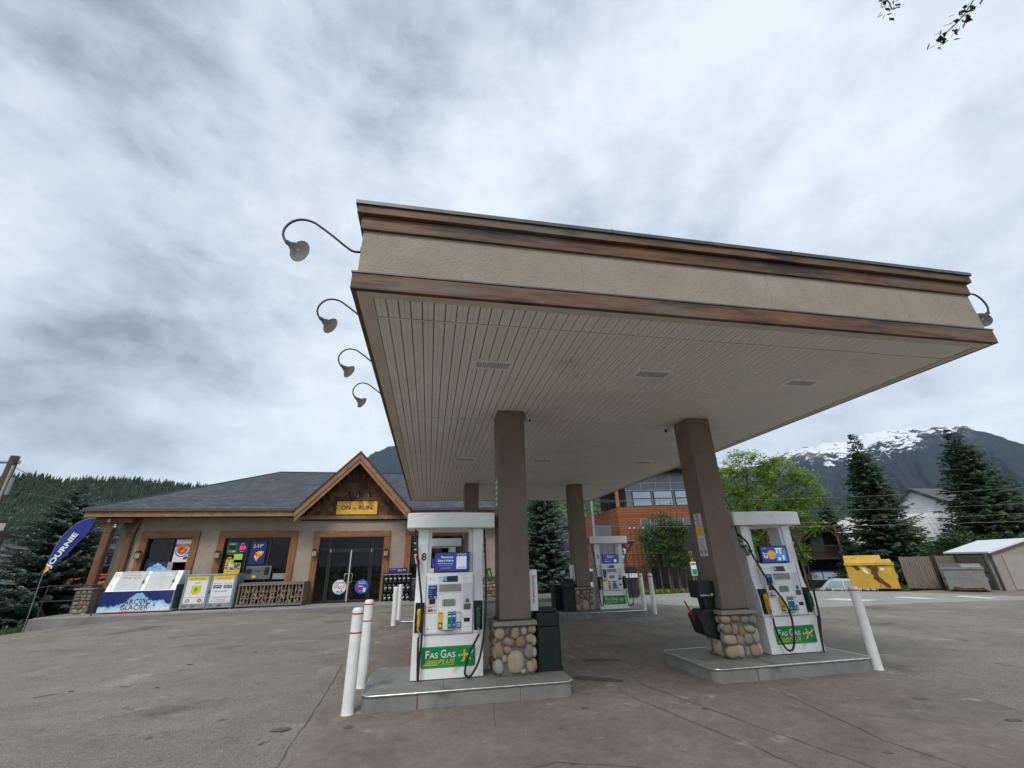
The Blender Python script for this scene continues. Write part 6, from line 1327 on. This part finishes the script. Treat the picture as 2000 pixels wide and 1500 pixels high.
dumpster('dented grey dumpster standing before the wooden fence', 22.93, 17.02, math.atan2(16.1-17.05, 23.66-22.96), 1.30, 1.1, 1.16, gd, True, [(mat('faded_pink', (.38, .22, .17), .8, .1, 5), [(.86+.1*cos(k*.52), .86+.1*sin(k*.52)) for k in range(12)]), (ru, [(.1, .09), (1.2, .09), (1.1, .17), (.5, .15), (.2, .2)])], False)
# fence enclosure
t = thing('slatted_fence', 'weathered brown slatted wooden fence enclosure between the dumpsters and the shed', 'fence', (22.82, 18.7, 0)); fw = mat('fence_wood', ramp=[(.3, (.16, .125, .095)), (.7, (.26, .215, .17))], scale=4, stretch=(3, 3, .4), rough=.95)
def fpanel(a, b, n, z0, z1):
    m = MB(); a = Vector(a); b = Vector(b); d = (b-a)/n; nn = Vector((-d.y, d.x)).normalized()*.02
    for k in range(n):
        p, q = a+d*k, a+d*(k+.84); m.add([(p.x, p.y, z0), (q.x, q.y, z0), (q.x+nn.x, q.y+nn.y, z0), (p.x+nn.x, p.y+nn.y, z0), (p.x, p.y, z1), (q.x, q.y, z1), (q.x+nn.x, q.y+nn.y, z1), (p.x+nn.x, p.y+nn.y, z1)], [(0, 1, 5, 4), (1, 2, 6, 5), (2, 3, 7, 6), (3, 0, 4, 7), (4, 5, 6, 7)], fw)
    return m
fpanel((0, 0), (.75, -.95), 13, .06, 1.45).build('fence_panel', t); fpanel((.75, -.95), (1.75, -.1), 12, .06, 1.45).build('fence_panel', t); fpanel((1.75, -.1), (3.5, -.05), 18, .06, 1.45).build('fence_panel', t)
for p in ((.75, -.98), (1.78, -.12), (3.5, -.12)): MB().box(p[0]-.06, p[0]+.06, p[1]-.06, p[1]+.06, 0, 1.46, brd).build('fence_post', t)
m = fpanel((.75, -1.0), (1.75, -.15), 1, 1.30, 1.38); m.build('fence_rail', t)
# shed
t = thing('storage_shed', 'low beige storage shed with a white roof at the right edge', 'shed', (24.95, 16.25, 0), rotz=R_(-29.5)); t.scale = (1.1, 1.1, 1.02); sb_ = mat('shed_beige', (.30, .265, .23), .7, .06, 3)
bx(t, 'wall', (.0, 2.7, 0, 3.1, 0, 1.52), sb_); bx(t, 'side_panel', (-.03, -.002, 0, 3.1, .0, 1.51), mat('shed_side', (.16, .15, .15), .8, .1, 2)); m = MB(); m.prism([(-.12, 1.50), (1.35, 2.02), (2.85, 1.50), (2.85, 1.56), (1.35, 2.09), (-.12, 1.57)], 'y', -.1, 3.2, 'paper'); m.build('white_roof', t); MB().prism([(0, 1.52), (2.7, 1.52), (1.35, 1.99)], 'y', .0, .05, sb_).build('gable_wall', t); m = MB(); m.prism([(-.12, 1.46), (1.35, 1.98), (2.85, 1.46), (2.85, 1.50), (1.35, 2.02), (-.12, 1.50)], 'y', -.12, -.1, mat('eave_brown', (.14, .09, .09), .7)); m.build('roof_edge', t)
m = MB()
for k in range(18): m.box(-.06, -.031, .55+k*.13, .65+k*.13, .72, 1.36, fw)
m.box(-.07, -.06, .5, 2.95, 1.32, 1.40, fw); m.build('slatted_panel', t)
bx(t, 'corner_post', (-.1, -.0, .18, .30, 0, 1.5), sb_)
for x_ in (.30, 1.35): bx(t, 'door', (x_, x_+1.03, -.03, -.001, .05, 1.42), mat('shed_door', (.33, .295, .26), .6, .05, 3), .005)

# ---------------------------------------------------------------- cars
def car(lab, x, y, z, rz, L_, H_, paint, suv, kind='parked_car'):
    t = thing(kind, lab, 'car', (x, y, z), 'cars parked beyond the road', rotz=rz); W_ = 1.8; h1 = H_*.58
    lo = [(0, .35), (.05, .62*H_/1.5), (L_*.25, h1), (L_*.98, h1), (L_, .45), (L_*.97, .25), (.08, .25)]
    MB().prism(lo, 'y', 0, W_, paint, True).build('body', t, bevel=.08, seg=3)
    cab = [(L_*.22, h1-.02), (L_*.36, H_-.06), (L_*.42, H_), (L_*(.90 if suv else .78), H_), (L_*(.97 if suv else .93), h1-.02)]
    m = MB(); vs = []
    for yy, k in ((0, 0), (W_, 1)):
        for (a, b) in cab: ins = .05+.14*(b-h1)/(H_-h1); vs.append((a, ins if k == 0 else W_-ins, b))
    m.add(vs, [tuple(range(5))[::-1], tuple(range(5, 10))]+[(i, (i+1) % 5, 5+(i+1) % 5, 5+i) for i in range(5)], paint); m.build('roof_cabin', t, bevel=.03)
    g_ = MB(); f = lambda a, b: (a, .05+.14*(b-h1)/(H_-h1)-.012, b); f2 = lambda a, b: (a, W_-.05-.14*(b-h1)/(H_-h1)+.012, b); zt = H_-.13
    a0, a1 = L_*.265, L_*.38
    for fn in (f, f2): 
        for (p, q, r_, s_) in ((a0+.12, L_*.53, L_*.53, a1+.02), (L_*.55, L_*.74, L_*.74, L_*.55), (L_*.76, L_*.90, L_*.86, L_*.76)): g_.add([fn(p, h1+.04), fn(q, h1+.04), fn(r_, zt), fn(s_, zt)], [(0, 1, 2, 3)], 'mirror')
    g_.add([(a0-.06, .16, h1+.06), (a0-.06, W_-.16, h1+.06), (a1-.07, W_-.26, zt), (a1-.07, .26, zt)], [(3, 2, 1, 0)], 'mirror'); g_.build('window_glass', t)
    for xx in (L_*.19, L_*.80):
        for yy in (.02, W_-.02):
            w_ = thing_part(t, 'wheel'); w_.location = (xx, yy, .33); MB().lathe([(.2, -.1), (.32, -.1), (.335, -.06), (.335, .06), (.32, .1), (.2, .1)], (0, 0, 0), 'rubber', n=20, axis=(0, 1, 0)).build('tyre', w_); MB().lathe([(0, -.09), (.2, -.1), (.2, .1), (0, .09)], (0, 0, 0), 'chrome', n=14, axis=(0, 1, 0)).build('rim', w_)
    for yy in (.1, W_-.35): MB().box(-.01, .06, yy, yy+.25, .5, .62, 'paper').build('headlight', t)
    for yy in (-.12, W_+.02): MB().box(L_*.30, L_*.33, yy, yy+.1, h1+.04, h1+.16, paint).build('wing_mirror', t)
    if suv: m = MB(); [m.box(L_*.42, L_*.86, yy, yy+.03, H_+.04, H_+.07, 'black') for yy in (.25, W_-.28)]; [m.box(xx, xx+.03, .25, W_-.25, H_+.05, H_+.07, 'black') for xx in (L_*.46, L_*.62, L_*.80)]; m.build('roof_rack', t)
    return t
wp = mat('car_white', (.62, .65, .68), .2, .03, 3, spec=.6); bp_ = mat('car_black', (.02, .022, .026), .15, .1, 3, spec=.7); sp_ = mat('car_silver', (.36, .38, .40), .25, .05, 3, metal=.6)
car('white car parked beyond the road beside the yellow dumpster', 26.9, 29.5, -1.42, R_(-45), 4.4, 1.45, wp, False)
car('dark vehicle with roof rack parked in front of the brown house', 28.7, 33.0, -1.15, R_(-40), 4.6, 1.62, bp_, True)
car('white van parked behind the blue-green spruce', 7.9, 30.2, -.9, R_(-12), 4.9, 2.0, wp, True, 'parked_van')
car('silver car parked behind the rear right pump, by the orange building', 10.2, 33.0, -1.0, R_(-20), 4.3, 1.5, sp_, False)
# ---------------------------------------------------------------- poles, wires, far-side equipment
t = thing('utility_pole', 'weathered utility pole with a street light arm at the left edge', 'utility pole', (-16.45, 19.9, -.6)); MB().tube([(0, 0, 0), (0, 0, 6.6)], [.17, .14], 'bark', n=10).build('pole', t)
m = MB(); m.tube([(.22, 0, 5.1), (.22, 0, 5.75)], .07, 'shade_grey', n=8); m.tube([(.15, -.1, 3.5), (.15, -.1, 6.2)], .05, 'shade_grey', n=6); m.build('conduit', t); MB().tube(spline([(.1, 0, 6.35), (-.8, 0, 6.35), (-2.2, -.2, 6.2)]), .06, 'galv', n=8).build('light_arm', t); MB().ball((-2.5, -.2, 6.15), (.35, .14, .09), 'shade_grey').build('lamp_head', t)
m = MB(); m.tube([(.0, 0, 6.3), (.30, -.1, 6.3)], .03, 'black', n=6); m.lathe([(.02, 0), (.05, .03), (.02, .06), (.05, .09), (.02, .12)], (.30, -.1, 6.28), 'shade_grey', n=8); m.build('insulator', t)
t = thing('light_pole', 'grey steel pole rising behind the rear right column', 'pole', (8.35, 21.9, -.2)); MB().tube([(0, 0, 0), (0, 0, 7.0)], [.085, .06], 'galv', n=10).build('pole', t); MB().box(-.6, .05, -.12, .12, 6.95, 7.08, 'galv').build('lamp_head', t)
t = thing('utility_pole', 'wooden utility pole beyond the right side of the view', 'utility pole', (33, 11, 0)); MB().tube([(0, 0, 0), (0, 0, 8)], [.16, .12], 'bark', n=10).build('pole', t)
wirem = mat('cable', (.16, .17, .17), .5, .1, 3)
def wire(a, b, sag, r, lab):
    p = [tuple(a[i]+(b[i]-a[i])*k/24-(sag*4*(k/24)*(1-k/24) if i == 2 else 0) for i in range(3)) for k in range(25)]
    MB().tube(p, r, wirem, n=5).build('power_line', label=lab, cat='cable', group='overhead cables')
wire((33, 11, 4.5), (8.35, 21.9, 4.6), .45, .007, 'overhead cable crossing the tall spruces, highest of the right hand cables')
wire((33, 11, 3.7), (12.6, 24.6, 4.3), .35, .006, 'overhead cable crossing the white house, second highest at the right')
wire((33, 11, 3.4), (12.2, 24.6, 3.6), .35, .006, 'overhead cable crossing the metal roof, third highest at the right')
wire((33, 11, 2.9), (8.35, 21.9, 3.3), .30, .008, 'lowest overhead cable at the right, over the dumpsters')
wire((8.35, 21.9, 4.5), (20, 24.5, 5.6), .2, .009, 'pale cable slanting across the orange plank wall')
wire((-16.4, 19.9, 5.6), (-30, 60, 6.0), .6, .012, 'thin cable in front of the forested hill at the left')
wire((-16.4, 19.9, 4.7), (-13.3, 60, 6.0), .4, .008, 'cable from the left pole passing toward the store roof')
t = thing('marker_poles', 'row of thin dark poles with white tips before the orange building', 'poles', (11.2, 23.7, -.5))
for k in range(4): MB().tube([(k*.27, 0, 0), (k*.27, 0, 3.75)], .016, iron, n=5).build('thin_pole', t); MB().ball((k*.27, 0, 3.78), (.05, .05, .05), 'paper', n=8, k=5).build('white_tip', t)
t = thing('pipe_rack', 'dark metal frame gate standing beside the thin poles', 'frame', (10.7, 23.5, -.5)); MB().tube([(0, 0, 0), (0, 0, 2.35), (1.5, 0, 2.35), (1.5, 0, 0)], .025, iron, n=6).build('pipe_frame', t)
t = thing('air_station', 'dark bottle rack with white jugs beside the bollard right of the pump numbered 2', 'rack', (8.9, 20.2, 0)); MB().box(.1, .72, 0, .35, .05, 1.10, 'black').build('cabinet', t, bevel=.02); MB().prism([(.0, 1.12), (.82, 1.12), (.62, 1.34), (.2, 1.34)], 'y', -.05, .4, 'black').build('hood', t)
m = MB(); 
for k in range(6): m.prism(rrect(.12+k*.1, .195+k*.1, -.09, -.005, .02), 'z', .86, 1.04, 'paper')
m.build('white_jugs', t); MB().tube([(.05, -.05, 0), (.05, -.05, .95)], .03, 'paper', n=8).build('white_post', t)
t = thing('roadside_sign', 'small green and white sign seen behind the near right column', 'sign', (13.7, 22.0, -.1)); MB().tube([(0, 0, 0), (0, 0, .9)], .03, iron).build('post', t); MB().box(-.15, .15, -.03, .03, .9, 1.55, 'paper').build('sign_board', t); m = MB(); m.box(-.13, .13, -.034, -.031, .93, 1.2, 'green'); m.box(-.13, .13, -.034, -.031, 1.38, 1.5, 'orange'); m.build('sign_print', t)
# haze
HZ = 1
if HZ:
    m = MB().box(-8200, 8200, -8200, 8200, -400, 1900, 'skin'); hm = bpy.data.materials.new('haze_air'); hm.use_nodes = True; t_ = hm.node_tree; t_.nodes.remove(t_.nodes['Principled BSDF'])
    v = t_.nodes.new('ShaderNodeVolumePrincipled'); v.inputs['Color'].default_value = (.62, .80, 1, 1); v.inputs['Density'].default_value = 2.4e-5; v.inputs['Anisotropy'].default_value = .1; t_.links.new(v.outputs[0], t_.nodes['Material Output'].inputs['Volume'])
    m.mats = [hm]; m.build('haze', kind='stuff')
